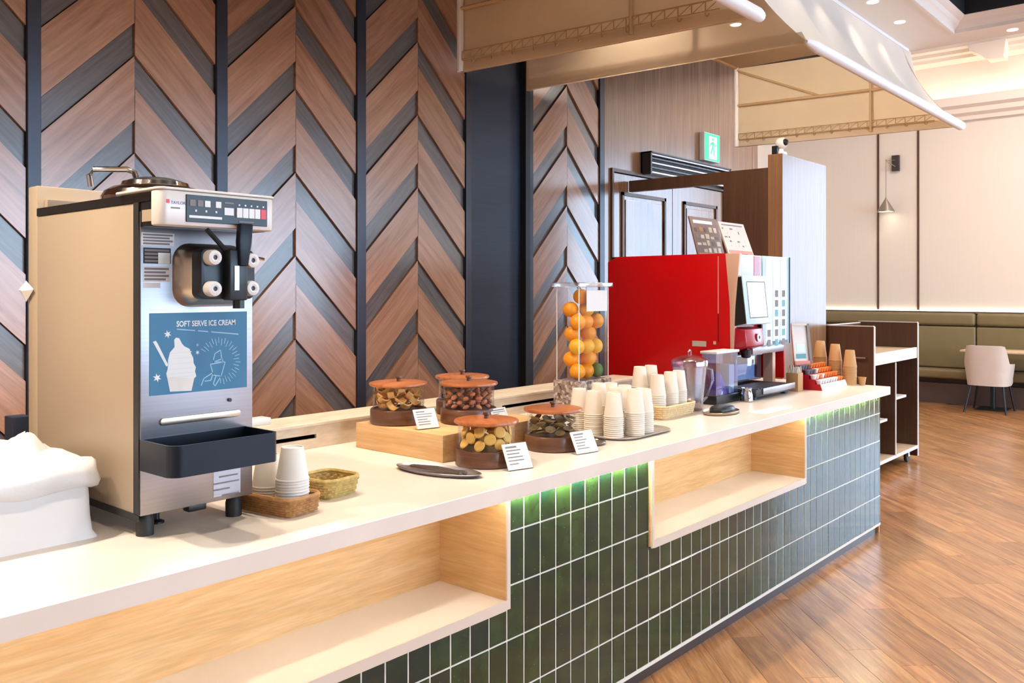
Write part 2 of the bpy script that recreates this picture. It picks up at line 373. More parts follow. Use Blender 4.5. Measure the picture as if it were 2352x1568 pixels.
M['exit_g'] = mat('exit_sign_green', (0.0, 0.35, 0.18), 0.4, emit=(0.06, 0.62, 0.36), es=0.9, namp=0.01)
M['exit_w'] = mat('exit_sign_white', (0.8, 0.95, 0.9), 0.4, emit=(0.75, 1.0, 0.93), es=1.1, namp=0.01)
M['lamp_metal'] = mat('grey_brass_lamp', (0.30, 0.25, 0.20), 0.4, 0.6, namp=0.05)
M['lamp_glow'] = mat('lamp_opening', (1, 1, 1), 0.5, emit=(1.0, 0.88, 0.66), es=6, namp=0.01)
M['spot_glow'] = mat('downlight_lens', (1, 1, 1), 0.5, emit=(1.0, 0.85, 0.62), es=2, namp=0.01)
M['mosaic'] = None
M['sachet_o'] = mat('orange_creamer', (0.78, 0.20, 0.02), 0.5, var=0.15, namp=0.04)
M['sachet_w'] = mat('white_creamer', (0.80, 0.76, 0.74), 0.5, var=0.06, namp=0.03)
M['sachet_d'] = mat('dark_creamer', (0.12, 0.12, 0.16), 0.5, var=0.2, namp=0.05)
M['menu_brown'] = mat('brown_menu_board', (0.24, 0.14, 0.10), 0.5, namp=0.15, nscale=40)
M['menu_pale'] = mat('pale_menu_board', (0.70, 0.62, 0.53), 0.5, namp=0.06, nscale=40)
M['salmon'] = mat('salmon_print', (0.72, 0.25, 0.18), 0.5, namp=0.05)
M['purple'] = mat('purple_pack', (0.14, 0.05, 0.40), 0.4, namp=0.1)
M['teal'] = mat('teal_print', (0.10, 0.36, 0.40), 0.5, namp=0.05)
M['cartw'] = mat('white_cart_edging', (0.72, 0.66, 0.62), 0.4, namp=0.02)
# glazed green tile: hue and brightness differ from tile to tile and flow within the glaze
def tile_mat():
    m = bpy.data.materials.new('green_glazed_tile'); m.use_nodes = True; nt = m.node_tree; b = nt.nodes['Principled BSDF']; L = nt.links; N = nt.nodes.new
    tc = N('ShaderNodeTexCoord'); oi = N('ShaderNodeObjectInfo')
    sc = N('ShaderNodeVectorMath'); sc.operation = 'SCALE'; sc.inputs[0].default_value = (31, 17, 23); L.new(oi.outputs['Random'], sc.inputs['Scale'])
    ad = N('ShaderNodeVectorMath'); ad.operation = 'ADD'; L.new(tc.outputs['Object'], ad.inputs[0]); L.new(sc.outputs[0], ad.inputs[1])
    n = N('ShaderNodeTexNoise'); n.inputs['Scale'].default_value = 14; n.inputs['Detail'].default_value = 5; L.new(ad.outputs[0], n.inputs['Vector'])
    n3 = N('ShaderNodeTexNoise'); n3.inputs['Scale'].default_value = 2.5; n3.inputs['Detail'].default_value = 1; L.new(ad.outputs[0], n3.inputs['Vector'])
    cr = N('ShaderNodeValToRGB'); e = cr.color_ramp.elements
    e[0].position = 0.3; e[0].color = (0.004, 0.020, 0.014, 1); e[1].position = 0.75; e[1].color = (0.022, 0.052, 0.016, 1)
    k = e.new(0.5); k.color = (0.012, 0.030, 0.010, 1)
    mx = N('ShaderNodeMath'); mx.operation = 'ADD'; mx.use_clamp = True
    mm = N('ShaderNodeMapRange'); mm.inputs['To Min'].default_value = -0.14; mm.inputs['To Max'].default_value = 0.14; L.new(oi.outputs['Random'], mm.inputs['Value'])
    L.new(n.outputs['Fac'], mx.inputs[0]); L.new(mm.outputs[0], mx.inputs[1]); L.new(mx.outputs[0], cr.inputs['Fac'])
    vo = N('ShaderNodeTexVoronoi'); vo.inputs['Scale'].default_value = 38; L.new(ad.outputs[0], vo.inputs['Vector'])
    lt = N('ShaderNodeMath'); lt.operation = 'LESS_THAN'; lt.inputs[1].default_value = 0.045; L.new(vo.outputs['Distance'], lt.inputs[0])
    mc = N('ShaderNodeMix'); mc.data_type = 'RGBA'; L.new(lt.outputs[0], mc.inputs['Factor']); L.new(cr.outputs[0], mc.inputs['A']); mc.inputs['B'].default_value = (0.22, 0.26, 0.2, 1)
    L.new(mc.outputs['Result'], b.inputs['Base Color'])
    b.inputs['Roughness'].default_value = 0.09; b.inputs['Specular IOR Level'].default_value = 0.5
    n2 = N('ShaderNodeTexNoise'); n2.inputs['Scale'].default_value = 30; n2.inputs['Detail'].default_value = 2; L.new(ad.outputs[0], n2.inputs['Vector'])
    bp = N('ShaderNodeBump'); bp.inputs['Strength'].default_value = 0.11; bp.inputs['Distance'].default_value = 0.004
    L.new(n2.outputs['Fac'], bp.inputs['Height']); L.new(bp.outputs['Normal'], b.inputs['Normal'])
    return m
M['tile'] = tile_mat()
def mosaic_mat():
    m = bpy.data.materials.new('pebble_print'); m.use_nodes = True; nt = m.node_tree; b = nt.nodes['Principled BSDF']; L = nt.links; N = nt.nodes.new
    tc = N('ShaderNodeTexCoord'); vo = N('ShaderNodeTexVoronoi'); vo.inputs['Scale'].default_value = 75; L.new(tc.outputs['Object'], vo.inputs['Vector'])
    sp = N('ShaderNodeSeparateColor'); L.new(vo.outputs['Color'], sp.inputs[0])
    cr = N('ShaderNodeValToRGB'); e = cr.color_ramp.elements
    e[0].color = (0.10, 0.06, 0.05, 1); e[1].color = (0.62, 0.52, 0.46, 1); k = e.new(0.5); k.color = (0.30, 0.22, 0.19, 1)
    L.new(sp.outputs[0], cr.inputs[0]); L.new(cr.outputs[0], b.inputs['Base Color']); b.inputs['Roughness'].default_value = 0.4
    return m
M['mosaic'] = mosaic_mat()
# ================================================================ STRUCTURE
YW = 4.0; T = 0.898
# ---- floor: sub-floor and oak planks laid at 45 degrees
floor = struct(MB().box(-2.6, 13.05, -7.1, 5.75, -0.15, -0.012).build('floor', M['floor'], smooth=False))
floor['label'] = 'warm oak plank floor laid on the diagonal'
PWID, PLEN = 0.145, 1.15
dd = Vector((1, 1, 0)).normalized(); nn = Vector((-1, 1, 0)).normalized()
cands = []
for i in range(-90, 70):
    off = (i * 0.37 + random.random() * 0.35) % 1 * PLEN
    for j in range(-6, 20):
        c = nn * (i * PWID) + dd * (j * PLEN + off)
        if -2.4 < c.x < 12.9 and -6.9 < c.y < 5.6: cands.append(c)
def shows(c):
    best = False
    for t in (-0.5, -0.25, 0, 0.25, 0.5):
        p = c + dd * (t * PLEN)
        fw = p.x * UF + p.y * UX
        if fw < 0.5: continue
        x = CX + FPX * (p.x * UX - p.y * UF) / fw; y = HY + FPX * CAMH / fw
        if -20 < x < 2372 and y < 1600 and (p.y < 1.82 or p.x > 5.5): best = True
    return best
vis = sorted([c for c in cands if shows(c)], key=lambda c: c.length)
near = vis[:300]; nearset = set(id(c) for c in near)
pm = MB().box(-PLEN / 2 + .0004, PLEN / 2 - .0004, -PWID / 2 + .0004, PWID / 2 - .0004, -0.012, 0).mesh('plank', M['floor'], bevel=0.0007, seg=1, smooth=False)
fl = wloc(floor)
for c in near: link('plank', pm, (c.x - fl.x, c.y - fl.y, -fl.z), floor, (0, 0, A45))
mb = MB(); rnds = []
for c in cands:
    if id(c) in nearset: continue
    a = dd * (PLEN / 2 - .0008); b = nn * (PWID / 2 - .0008); q = [c - a - b, c + a - b, c + a + b, c - a + b]
    mb.add([(p.x, p.y, -0.012) for p in q] + [(p.x, p.y, 0) for p in q], [(4, 5, 6, 7), (0, 1, 5, 4), (1, 2, 6, 5), (2, 3, 7, 6), (3, 0, 4, 7)])
    rnds += [random.random()] * 5
po = mb.build('plank_field', M['floor_far'], floor, smooth=False)
at = po.data.attributes.new('rnd', 'FLOAT', 'FACE')
at.data.foreach_set('value', rnds)
po['kind'] = 'stuff'

# ---- back wall with the chevron panels
wb = struct(MB().box(-2.6, 8.6, YW + 0.03, YW + 0.2, 0, 3.78).build('wall_back', M['walnut_d'], smooth=False))
wb['label'] = 'back wall panelled in chevron oak with dark metal bars'
def clip(poly, z0, z1):
    for s_, zz in ((1, z0), (-1, z1)):
        out = []
        for i in range(len(poly)):
            p, q = poly[i - 1], poly[i]
            a, b = s_ * (p[1] - zz), s_ * (q[1] - zz)
            if (a >= 0) != (b >= 0):
                t = a / (a - b); out.append((p[0] + t * (q[0] - p[0]), zz))
            if b >= 0: out.append(q)
        poly = out
        if len(poly) < 3: return []
    return poly
PER, DK, APX, G = 0.4547, 0.151, 1.687, 0.0025
def chevrons(x0, x1, halves=(0, 1)):
    xc = (x0 + x1) / 2; h = xc - x0
    for k in range(-5, 7):
        a = APX + k * PER
        for hf in halves:
            for kind in (0, 1):
                if hf == 0:
                    lo, t = (a, DK) if kind == 0 else (a + DK, PER - DK)
                    poly = [(x0 + G, lo - h + G), (xc - G / 2, lo + G), (xc - G / 2, lo + t - G), (x0 + G, lo + t - h - G)]
                else:
                    lo, t = (a - DK, DK) if kind == 0 else (a, PER - DK)
                    poly = [(xc + G / 2, lo + G), (x1 - G, lo - h + G), (x1 - G, lo + t - h - G), (xc + G / 2, lo + t - G)]
                poly = clip(poly, 0.1, 3.76)
                if not poly: continue
                y0 = YW + 0.016 if kind == 0 else YW
                m = M[('dark_' if kind == 0 else 'chev_') + 'lr'[hf]]
                MB().prism(poly, y0, YW + 0.035).build('plank', m, wb, smooth=False)
BARS = [(0.58, 0.635), (1.479, 1.535), (2.368, 2.429), (3.268, 3.333), (4.183, 4.234), (4.824, 4.883), (5.718, 5.785)]
for (a, b), (c, d) in zip(BARS[:4], BARS[1:5]): chevrons(b, c, (1,) if a < 1 else (0, 1))
chevrons(4.883, 5.718)
for a, b in BARS:
    MB().box(a, b, YW - 0.012, YW + 0.04, 0, 3.78).build('bar', M['bar'], wb, bevel=0.003, smooth=False)
MB().box(4.234, 4.775, YW + 0.02, YW + 0.04, 0, 3.78).build('navy_panel', M['navy'], wb, smooth=False)
MB().box(4.775, 4.824, YW - 0.03, YW + 0.04, 0, 3.78).build('reveal', M['black'], wb, smooth=False)
MB().box(-2.6, 0.58, YW, YW + 0.04, 0, 3.78).build('veneer_panel', M['walnut_v'], wb, smooth=False)
for a, b in ((5.79, 5.90), (7.85, 8.47), (8.476, 8.6)):
    MB().box(a, b, YW, YW + 0.04, 0, 3.78).build('veneer_panel', M['walnut_v'], wb, smooth=False)
MB().box(5.90, 7.85, YW, YW + 0.04, 2.47, 3.78).build('veneer_panel', M['walnut_v'], wb, smooth=False)
# ---- double door
dr = thing('door_1', None, None, (6.867, YW, 0)); struct(dr); dr['label'] = 'brown double door with moulded panels'
MB().box(7.83, 7.86, YW - 0.02, YW + 0.03, 0, 2.49).box(5.88, 5.905, YW - 0.02, YW + 0.03, 0, 2.49).box(5.905, 7.83, YW - 0.02, YW + 0.03, 2.462, 2.49).build('door_frame', M['walnut_d'], dr, smooth=False)
for x0, x1, px0, px1 in ((5.91, 6.862, 6.04, 6.735), (6.872, 7.824, 7.055, 7.69)):
    lf = MB().box(x0, x1, YW + 0.004, YW + 0.03, 0.01, 2.455).build('door_leaf', M['walnut_v'], dr, smooth=False)
    f = MB()
    for w0, pr in ((0.028, 0.012), ):
        f.box(px0, px0 + w0, YW - pr, YW + 0.006, 1.15, 2.31).box(px1 - w0, px1, YW - pr, YW + 0.006, 1.15, 2.31)
        f.box(px0, px1, YW - pr, YW + 0.006, 2.31 - w0, 2.31).box(px0, px1, YW - pr, YW + 0.006, 1.15, 1.15 + w0)
    f.build('moulding', M['walnut_d'], lf, smooth=False)
    i = 0.06
    g = MB().box(px0 + i, px1 - i, YW - 0.004, YW + 0.006, 1.15 + i, 2.31 - i)
    g.build('inner_panel', M['walnut_v'], lf, bevel=0.003, smooth=False)
    hx = 6.81 if x0 < 6.5 else 6.92
    MB().tube([(hx, YW + .004, 1.15), (hx, YW - .05, 1.15), (hx, YW - .05, 0.9), (hx, YW + .004, 0.9)], 0.009).build('handle', M['chrome'], lf)
# ---- other walls
wf = struct(MB().box(12.9, 13.05, 1.0, 5.7, 0, 4.75).box(12.9, 13.05, -7.1, -2.2, 0, 4.75).box(12.9, 13.05, -2.2, 1.0, 0, 0.5).box(12.9, 13.05, -2.2, 1.0, 3.7, 4.75).build('wall_far', M['cream_wall'], smooth=False))
wf['label'] = 'cream far wall with thin dark vertical trims'
for y in (4.168, 3.628):
    MB().box(12.885, 12.9, y - 0.012, y + 0.012, 1.2, 3.8).build('vertical_trim', M['walnut_d'], wf, smooth=False)
wr = struct(MB().box(-2.6, 1.0, -7.15, -7.0, 0, 4.75).box(12.2, 12.9, -7.15, -7.0, 0, 4.75).box(1.0, 12.2, -7.15, -7.0, 0, 0.8).box(1.0, 12.2, -7.15, -7.0, 3.6, 4.75).build('wall_front', M['cream_wall'], smooth=False))
struct(MB().box(-2.75, -2.6, -7.1, 4.2, 0, 4.75).build('wall_left', M['cream_wall'], smooth=False))
struct(MB().box(8.6, 12.9, 5.6, 5.75, 0, 4.75).build('wall_alcove', M['cream_wall'], smooth=False))
struct(MB().box(8.5, 8.6, YW + 0.2, 5.75, 0, 4.75).build('wall_return', M['cream_wall'], smooth=False))
def window(name, label, horiz, a0, a1, z0, z1, n, at_):
    wn = thing(name, None, None, (at_, (a0 + a1) / 2, z0) if horiz == 'y' else ((a0 + a1) / 2, at_, z0)); struct(wn); wn['label'] = label
    f = MB()
    def bx(u0, u1, q0, q1, t0, t1):
        return f.box(t0, t1, u0, u1, q0, q1) if horiz == 'y' else f.box(u0, u1, t0, t1, q0, q1)
    t0, t1 = at_ + 0.04, at_ + 0.10
    bx(a0, a1, z0, z0 + 0.06, t0, t1); bx(a0, a1, z1 - 0.06, z1, t0, t1)
    for k in range(n + 1):
        c = a0 + (a1 - a0) * k / n; c = min(max(c, a0 + 0.03), a1 - 0.03); bx(c - 0.03, c + 0.03, z0, z1, t0, t1)
    f.build('window_frame', M['bar'], wn, smooth=False)
    tm = at_ + 0.07
    for k in range(n):
        u0, u1 = a0 + (a1 - a0) * k / n, a0 + (a1 - a0) * (k + 1) / n
        q = [(u0, z0), (u1, z0), (u1, z1), (u0, z1)]
        MB().quad(*[((tm, u, z) if horiz == 'y' else (u, tm, z)) for u, z in q]).build('pane', M['pane'], wn, smooth=False)
window('window_1', 'tall window in the far wall', 'y', -2.2, 1.0, 0.5, 3.7, 3, 12.9)
window('window_2', 'long window in the front wall', 'x', 1.0, 12.2, 0.8, 3.6, 7, -7.14)
# ---- ceilings
ZC = 3.236; CX0, CX1, CY0, CY1 = 6.418, 6.72, 1.590, 1.949      # lower ceiling band: inner edge, outer edge
ce = struct(MB().box(-2.6, CX1, CY0, CY1, ZC, ZC + .15).box(CX0, CX1, -7.1, CY0, ZC, ZC + .15).build('ceiling', M['ceil'], smooth=False))
ce['label'] = 'white lower ceiling around the dark recessed tray'
struct(MB().box(-2.6, CX0, -7.1, CY0, 4.05, 4.15).build('ceiling_tray', M['black'], smooth=False))
struct(MB().box(-2.6, CX0, CY0 - .10, CY0, ZC + .082, 4.05).box(CX0 - .10, CX0, -7.1, CY0 - .10, ZC + .082, 4.05).build('trim_1', M['black'], smooth=False))
struct(MB().box(-2.6, 8.6, CY1, YW + 0.2, 3.78, 3.9).build('ceiling_back', M['dark_ceil'], smooth=False))
struct(MB().box(CX1 - .1, 13.05, -7.1, 5.75, 4.75, 4.9).build('ceiling_upper', M['ceil'], smooth=False))
struct(MB().box(CX1 - .1, CX1, -7.1, CY1, ZC + .15, 4.75).box(CX1, 8.6, CY1, CY1 + .1, 3.78, 4.75).box(8.5, 8.6, CY1 + .1, YW + 0.2, 3.9, 4.75).build('trim_2', M['ceil'], smooth=False))
def crown(prof, name):
    """stepped crown around the dark tray, mitred at the corner; prof: (offset inwards, height above the ceiling)"""
    m = MB(); n = len(prof); vs = []
    for d, z in prof: vs += [(-2.6, CY0 - d, ZC + z), (CX0 - d, CY0 - d, ZC + z), (CX0 - d, -7.1, ZC + z)]
    fs = []
    for i in range(n - 1):
        for k in range(2): fs.append((i * 3 + k, i * 3 + k + 1, (i + 1) * 3 + k + 1, (i + 1) * 3 + k))
    m.add(vs, fs); return struct(m.build(name, M['ceil'], ang=20))
crown([(0.0, 0), (0.0, -.011), (0.02, -.011), (0.02, .013), (0.033, .026), (0.048, .034), (0.062, .055), (0.082, .064), (0.10, .078), (0.10, .082)], 'trim_3')
# cornice with cove light on the far wall
pc = [(12.9, 3.78), (12.84, 3.78), (12.82, 3.83), (12.74, 3.86), (12.72, 3.92), (12.64, 3.95), (12.62, 4.06), (12.66, 4.06), (12.66, 4.0), (12.9, 4.0)]
struct(MB().add([(x, -3.7, z) for x, z in pc] + [(x, 5.6, z) for x, z in pc], [(i, (i + 1) % 10, (i + 1) % 10 + 10, i + 10) for i in range(10)] + [tuple(range(10)), tuple(range(19, 9, -1))]).build('trim_4', M['ceil'], ang=20))
pc = [(12.9, 4.56), (12.62, 4.56), (12.60, 4.60), (12.52, 4.61), (12.50, 4.65), (12.40, 4.66), (12.38, 4.75), (12.9, 4.75)]
struct(MB().add([(x, -3.7, z) for x, z in pc] + [(x, 5.6, z) for x, z in pc], [(i, (i + 1) % 8, (i + 1) % 8 + 8, i + 8) for i in range(8)] + [tuple(range(8)), tuple(range(15, 7, -1))]).build('trim_5', M['ceil'], ang=20))
cs = MB().box(12.69, 12.72, -3.6, 5.5, 4.002, 4.014).build('cove_light', M['led_cove'] if 'led_cove' in M else M['led'])
tag(cs, 'warm light strip hidden in the cove above the far cornice', 'light strip')
cb = MB(); p0 = PX(2232, 140, 12.5); p1 = PX(2316, 140, 12.5)
cb.prism([(p0.y, 4.66), (p1.y, 4.66), (p1.y + 0.01, 4.60), (p1.y + 0.03, 4.44), (p0.y - 0.2, 4.44), (p0.y - 0.12, 4.52), (p0.y, 4.58)], 12.36, 12.62, 'x')
tag(cb.build('ceiling_bracket', M['ceil'], smooth=False), 'white plaster bracket under the ceiling crown on the far wall', 'bracket')
# ================================================================ COUNTER
YT = 1.795
ct = thing('buffet_counter', 'long buffet counter clad in green glazed tiles with two oak display niches', 'counter', (2.5, 2.4, 0))
body = MB()
body.box(-0.7, 5.58, YT - .0015, 3.05, 0.056, 0.50)
body.box(-0.7, 5.58, 2.10, 3.05, 0.50, 0.849)
body.box(2.066, 2.896, YT - .0015, 2.10, 0.50, 0.849).box(4.396, 5.58, YT - .0015, 2.10, 0.50, 0.849)
body.build('counter_body', M['grout'], ct, smooth=False)
MB().box(-0.7, 5.57, 1.812, 3.0, 0.0, 0.056).build('plinth', M['plinth'], ct, smooth=False)
MB().box(-0.7, 5.582, 1.790, 1.80, 0.052, 0.066).build('base_trim', M['grout'], ct, smooth=False)
MB().box(5.58, 5.592, 1.80, 3.05, 0.0, 0.849).build('end_panel', M['oak_y'], ct, smooth=False)
TP, TG = 0.0832, 0.0054
rows = [0.063, 0.233, 0.403, 0.5725, 0.742, 0.849]
cache = {}
for k in range(-20, 43):
    x0 = 2.064 + k * TP; x1 = min(x0 + TP, 5.582); niche = k < 0 or 10 <= k < 28
    for z0, z1 in zip(rows[:-1], rows[1:]):
        if niche:
            if z0 >= 0.51: continue
            z1 = min(z1, 0.512)
        wx, wz = round(x1 - x0 - TG, 4), round(z1 - z0 - (TG if z1 < 0.845 else TG / 2), 4)
        if (wx, wz) not in cache:
            cache[(wx, wz)] = MB().box(0, wx, 0, 0.008, 0, wz).mesh('tile', M['tile'], bevel=0.0012, seg=1, smooth=False)
        link('tile', cache[(wx, wz)], (x0 + TG / 2 - 2.5, YT - 0.003 - 2.4 + random.uniform(-.0004, .0004), z0 + TG / 2), ct, (R(random.uniform(-.12, .12)), 0, R(random.uniform(-.25, .25))))
def niche(x0, x1, left):
    MB().box(x0, x1, 1.782, 2.09, 0.512, 0.536).build('niche_shelf', M['shelf'], ct, bevel=0.002, smooth=False)
    MB().box(x0, x1, 2.075, 2.10, 0.536, 0.849).build('niche_back', M['oak'], ct, smooth=False)
    MB().box(x1, x1 + 0.014, 1.784, 2.10, 0.512, 0.849).build('niche_side', M['oak_y'], ct, smooth=False)
    MB().box(x1, x1 + 0.016, 1.778, 1.784, 0.508, 0.849).build('niche_trim', M['alu'], ct, smooth=False)
    MB().box(x0, x1, 1.778, 1.782, 0.506, 0.537).build('niche_trim', M['alu'], ct, smooth=False)
    if left:
        MB().box(x0 - 0.014, x0, 1.784, 2.10, 0.512, 0.849).build('niche_side', M['oak_y'], ct, smooth=False)
        MB().box(x0 - 0.016, x0, 1.778, 1.784, 0.508, 0.849).build('niche_trim', M['alu'], ct, smooth=False)
niche(-0.7, 2.048, False); niche(2.914, 4.38, True)
wt = MB().prism([(1.765, .849), (1.7705, .849), (1.7705, .855), (1.786, .855), (1.786, .851), (3.09, .851), (3.09, T), (1.768, T), (1.765, T - .003)], -0.75, 5.69, 'x').build('countertop', M['top'], smooth=False)
tag(wt, 'long cream stone countertop running over the tiled buffet counter', 'countertop')
for a, b in ((-0.7, 2.048), (2.066, 2.896), (2.914, 4.38), (4.396, 5.56)):
    MB().box(a + .01, b - .01, 1.7712, 1.7752, 0.8516, 0.8546).build('light_strip', M['led_tile'] if a in (2.066, 4.396) else M['led'], wt, smooth=False)
# raised ledge along the back of the worktop, with cable slots
lg = thing('counter_ledge', 'raised cream stone ledge along the back of the countertop', 'ledge', (1.8, 2.84, T))
sl = [(1.78, 2.045), (3.12, 3.56)]
m = MB(); zs0, zs1 = 0.936, 0.952
xs = [-0.75, sl[0][0], sl[0][1], sl[1][0], sl[1][1], 4.36]
m.box(-0.75, 4.36, 2.74, 2.752, T, zs0).box(-0.75, 4.36, 2.74, 2.752, zs1, 0.984)
for i in (0, 2, 4): m.box(xs[i], xs[i + 1], 2.74, 2.752, zs0, zs1)
m.build('ledge_front', M['ledge'], lg, smooth=False)
MB().box(-0.75, 4.36, 2.752, 2.94, T, 0.93).box(-0.75, 4.36, 2.86, 2.94, 0.93, 0.984).build('ledge_core', M['plastick'], lg, smooth=False)
MB().box(-0.75, 4.36, 2.735, 2.945, 0.984, 0.996).build('ledge_top', M['ledge'], lg, bevel=0.002, smooth=False)

# ================================================================ SOFT SERVE MACHINE
X0, X1, YF, YB = 1.015, 1.322, 2.05, 2.665
im = thing('ice_cream_machine', 'tall steel soft serve ice cream machine with blue poster on the left of the counter', 'ice cream machine', (1.17, 2.35, T))
MB().box(X0, X1, YF + .012, YB, 0.955, 1.712).build('cabinet', M['beige'], im, bevel=0.003)
MB().box(X0 - .004, X0, YF + .004, YF + .03, 0.958, 1.712).box(X0 - .003, X0, 2.06, YB, 0.94, 0.956).build('side_trim', M['rubber'], im, smooth=False)
MB().box(X0 - .001, X1, YF, YF + .012, 0.955, 1.69).build('front_panel', M['steel'], im, bevel=0.002)
MB().box(X0 - .002, X1, 2.0, YB, 1.712, 1.734).build('top_band', M['plastick'], im, smooth=False)
MB().box(X0, X1, YB, 2.73, 0.955, 1.80).build('rear_column', M['beige'], im, bevel=0.003)
MB().box(X0 + .02, X1 - .02, YB - .02, 2.665, 1.734, 1.76).build('rear_lip', M['beige'], im, smooth=False)
hd = MB(); hd.prism(rrect(1.000, 1.312, 1.93, 1.985, 0.020), 1.652, 1.735, 'z')
head = hd.build('head_cover', M['offwhite'], im, bevel=0.005)
MB().box(1.014, 1.318, 1.985, 2.052, 1.652, 1.712).build('head_neck', M['plastick'], im, bevel=.002)
MB().box(1.0125, 1.014, 1.992, 2.040, 1.664, 1.692).build('side_label', M['beige'], im, smooth=False)
MB().prism(rrect(0.998, 1.315, 1.928, 2.16, 0.02), 1.735, 1.741, 'z').build('top_plate', M['offwhite'], im, bevel=.002)
# control panel on the head
yc = 1.929
a = PY(427, 458, yc); b = PY(613, 524, yc)
cp = MB().box(a.x, b.x, yc - .002, yc + .004, 1.662, 1.727).build('control_panel', M['plastick'], im, bevel=0.001, smooth=False)
def dec(name, m, par, x0, x1, z0, z1, y, t=.0012): return MB().box(x0, x1, y - t, y, z0, z1).build(name, m, par, smooth=False)
W = b.x - a.x
def fx(t): return a.x + t * W
for t in (0.04, 0.13, 0.215, 0.345): dec('display', M['poster_white'] if t > .2 else M['ink'], cp, fx(t), fx(t + .065), 1.700, 1.715, yc - .002)
dec('display', M['plasticw'], cp, fx(.03), fx(.42), 1.672, 1.678, yc - .002)
for t in (0.10, 0.22, 0.34): dec('indicator', M['plasticw'], cp, fx(t), fx(t + .02), 1.687, 1.692, yc - .002)
dec('button', M['plasticw'], cp, fx(.45), fx(.565), 1.684, 1.702, yc - .002)
dec('display', M['ink'], cp, fx(.45), fx(.565), 1.712, 1.716, yc - .002)
for i in range(5):
    t = 0.60 + i * .077
    dec('button', M['red_led'] if i == 4 else M['plasticw'], cp, fx(t), fx(t + .068), 1.680, 1.704, yc - .002, .003)
    dec('indicator', M['plasticw'], cp, fx(t + .025), fx(t + .045), 1.709, 1.713, yc - .002)
dec('display', M['ink'], cp, fx(.63), fx(.82), 1.668, 1.672, yc - .002)
brand = PY(386, 487, yc)
dec('brand_mark', M['red_led'], im, brand.x - .004, brand.x + .004, 1.703, 1.712, 1.930, .0006)
text('brand_lettering', 'TAYLOR', 0.0098, M['purple'], im, (brand.x + .007, 1.9294, 1.702), (1, 0, 0), (0, 0, 1))
dec('brand_lettering', M['ink'], im, brand.x + .007, brand.x + .030, 1.691, 1.6945, 1.930, .0005)
# hopper lid with bail handle
lc = PZ(330, 432, 1.74)
lx, ly = 1.175, 2.29
lid = MB().lathe([(1e-4, 1.800), (.05, 1.799), (.085, 1.792), (.088, 1.782), (.11, 1.776), (.128, 1.765), (.138, 1.748), (.138, 1.735)], 40, (lx, ly, 0))
lido = lid.build('hopper_lid', M['chrome'], im, ang=25)
MB().lathe([(1e-4, 1.806), (.045, 1.804), (.07, 1.797), (.082, 1.790)], 32, (lx, ly, 0)).build('lid_cap', M['plastick'], lido)
MB().tube([(lx - .085, ly + .20, 1.79), (lx - .09, ly + .20, 1.822), (lx - .082, ly + .19, 1.838), (lx - .02, ly + .12, 1.838), (lx - .006, ly + .11, 1.83), (lx + .0, ly + .095, 1.79), (lx + .004, ly + .09, 1.768)], .008, 10).build('lid_handle', M['chrome'], lido)
# dispensing head: rounded steel dome, black block, four collar knobs, lever
dome = MB(); pr = []
secs = [(0.0, 2.05), (0.004, 2.03), (0.012, 2.0), (0.022, 1.985)]
cx0, cx1, cz0, cz1 = 1.095, 1.30, 1.458, 1.618
n = 0; vs = []; fs = []
for ins, y in secs:
    pl = rrect(cx0 + ins, cx1 - ins, cz0 + ins, cz1 - ins, 0.045 - ins * .5, 6); n = len(pl)
    vs += [(p[0], y, p[1]) for p in pl]
for i in range(3):
    fs += [(i * n + k, i * n + (k + 1) % n, (i + 1) * n + (k + 1) % n, (i + 1) * n + k) for k in range(n)]
fs.append(tuple(range(3 * n, 4 * n)))
dome.add(vs, fs).build('dispenser_housing', M['warmsteel'], im, ang=50)
bk = MB(); bk.prism([(x, z) for x, z in rrect(1.112, 1.262, 1.478, 1.602, 0.018)], 1.945, 1.99, 'y')
blk = bk.build('dispenser_block', M['plastick'], im, bevel=0.004)
MB().box(1.172, 1.222, 1.915, 1.95, 1.475, 1.60).build('nozzle_column', M['plastick'], blk, bevel=0.004)
MB().tube([(1.205, 1.93, 1.475), (1.205, 1.93, 1.455)], .014, 12).build('nozzle', M['plastick'], blk)
MB().box(1.183, 1.196, 1.912, 1.916, 1.50, 1.56).build('nozzle_insert', M['steel'], blk, smooth=False)
for px, py in ((492, 591), (492, 663), (579, 598), (579, 662)):
    c = PY(px, py, 1.925)
    MB().lathe([(.006, .0), (.006, .006), (.010, .008), (.017, .006), (.019, 0), (.019, -.02), (.014, -.03)], 20, (c.x, c.y, c.z), 'y').xf(Matrix.Identity(4)).build('collar_knob', M['plasticw'], blk)
    MB().lathe([(1e-4, .002), (.006, .002), (.006, -.03)], 12, (c.x, c.y, c.z), 'y').build('knob_bolt', M['plastick'], blk)
MB().prism([(1.196, 1.56), (1.218, 1.56), (1.228, 1.62), (1.232, 1.665), (1.196, 1.665), (1.192, 1.62)], 1.905, 1.925, 'y').build('lever', M['navy_tray'], blk, bevel=0.004)
MB().tube([(1.135, 1.96, 1.65), (1.185, 1.94, 1.59)], .006, 8).build('lever_rod', M['plastick'], blk)
MB().tube([(1.24, 1.935, 1.585), (1.275, 1.925, 1.578)], .004, 8).build('lever_pin', M['chrome'], blk)
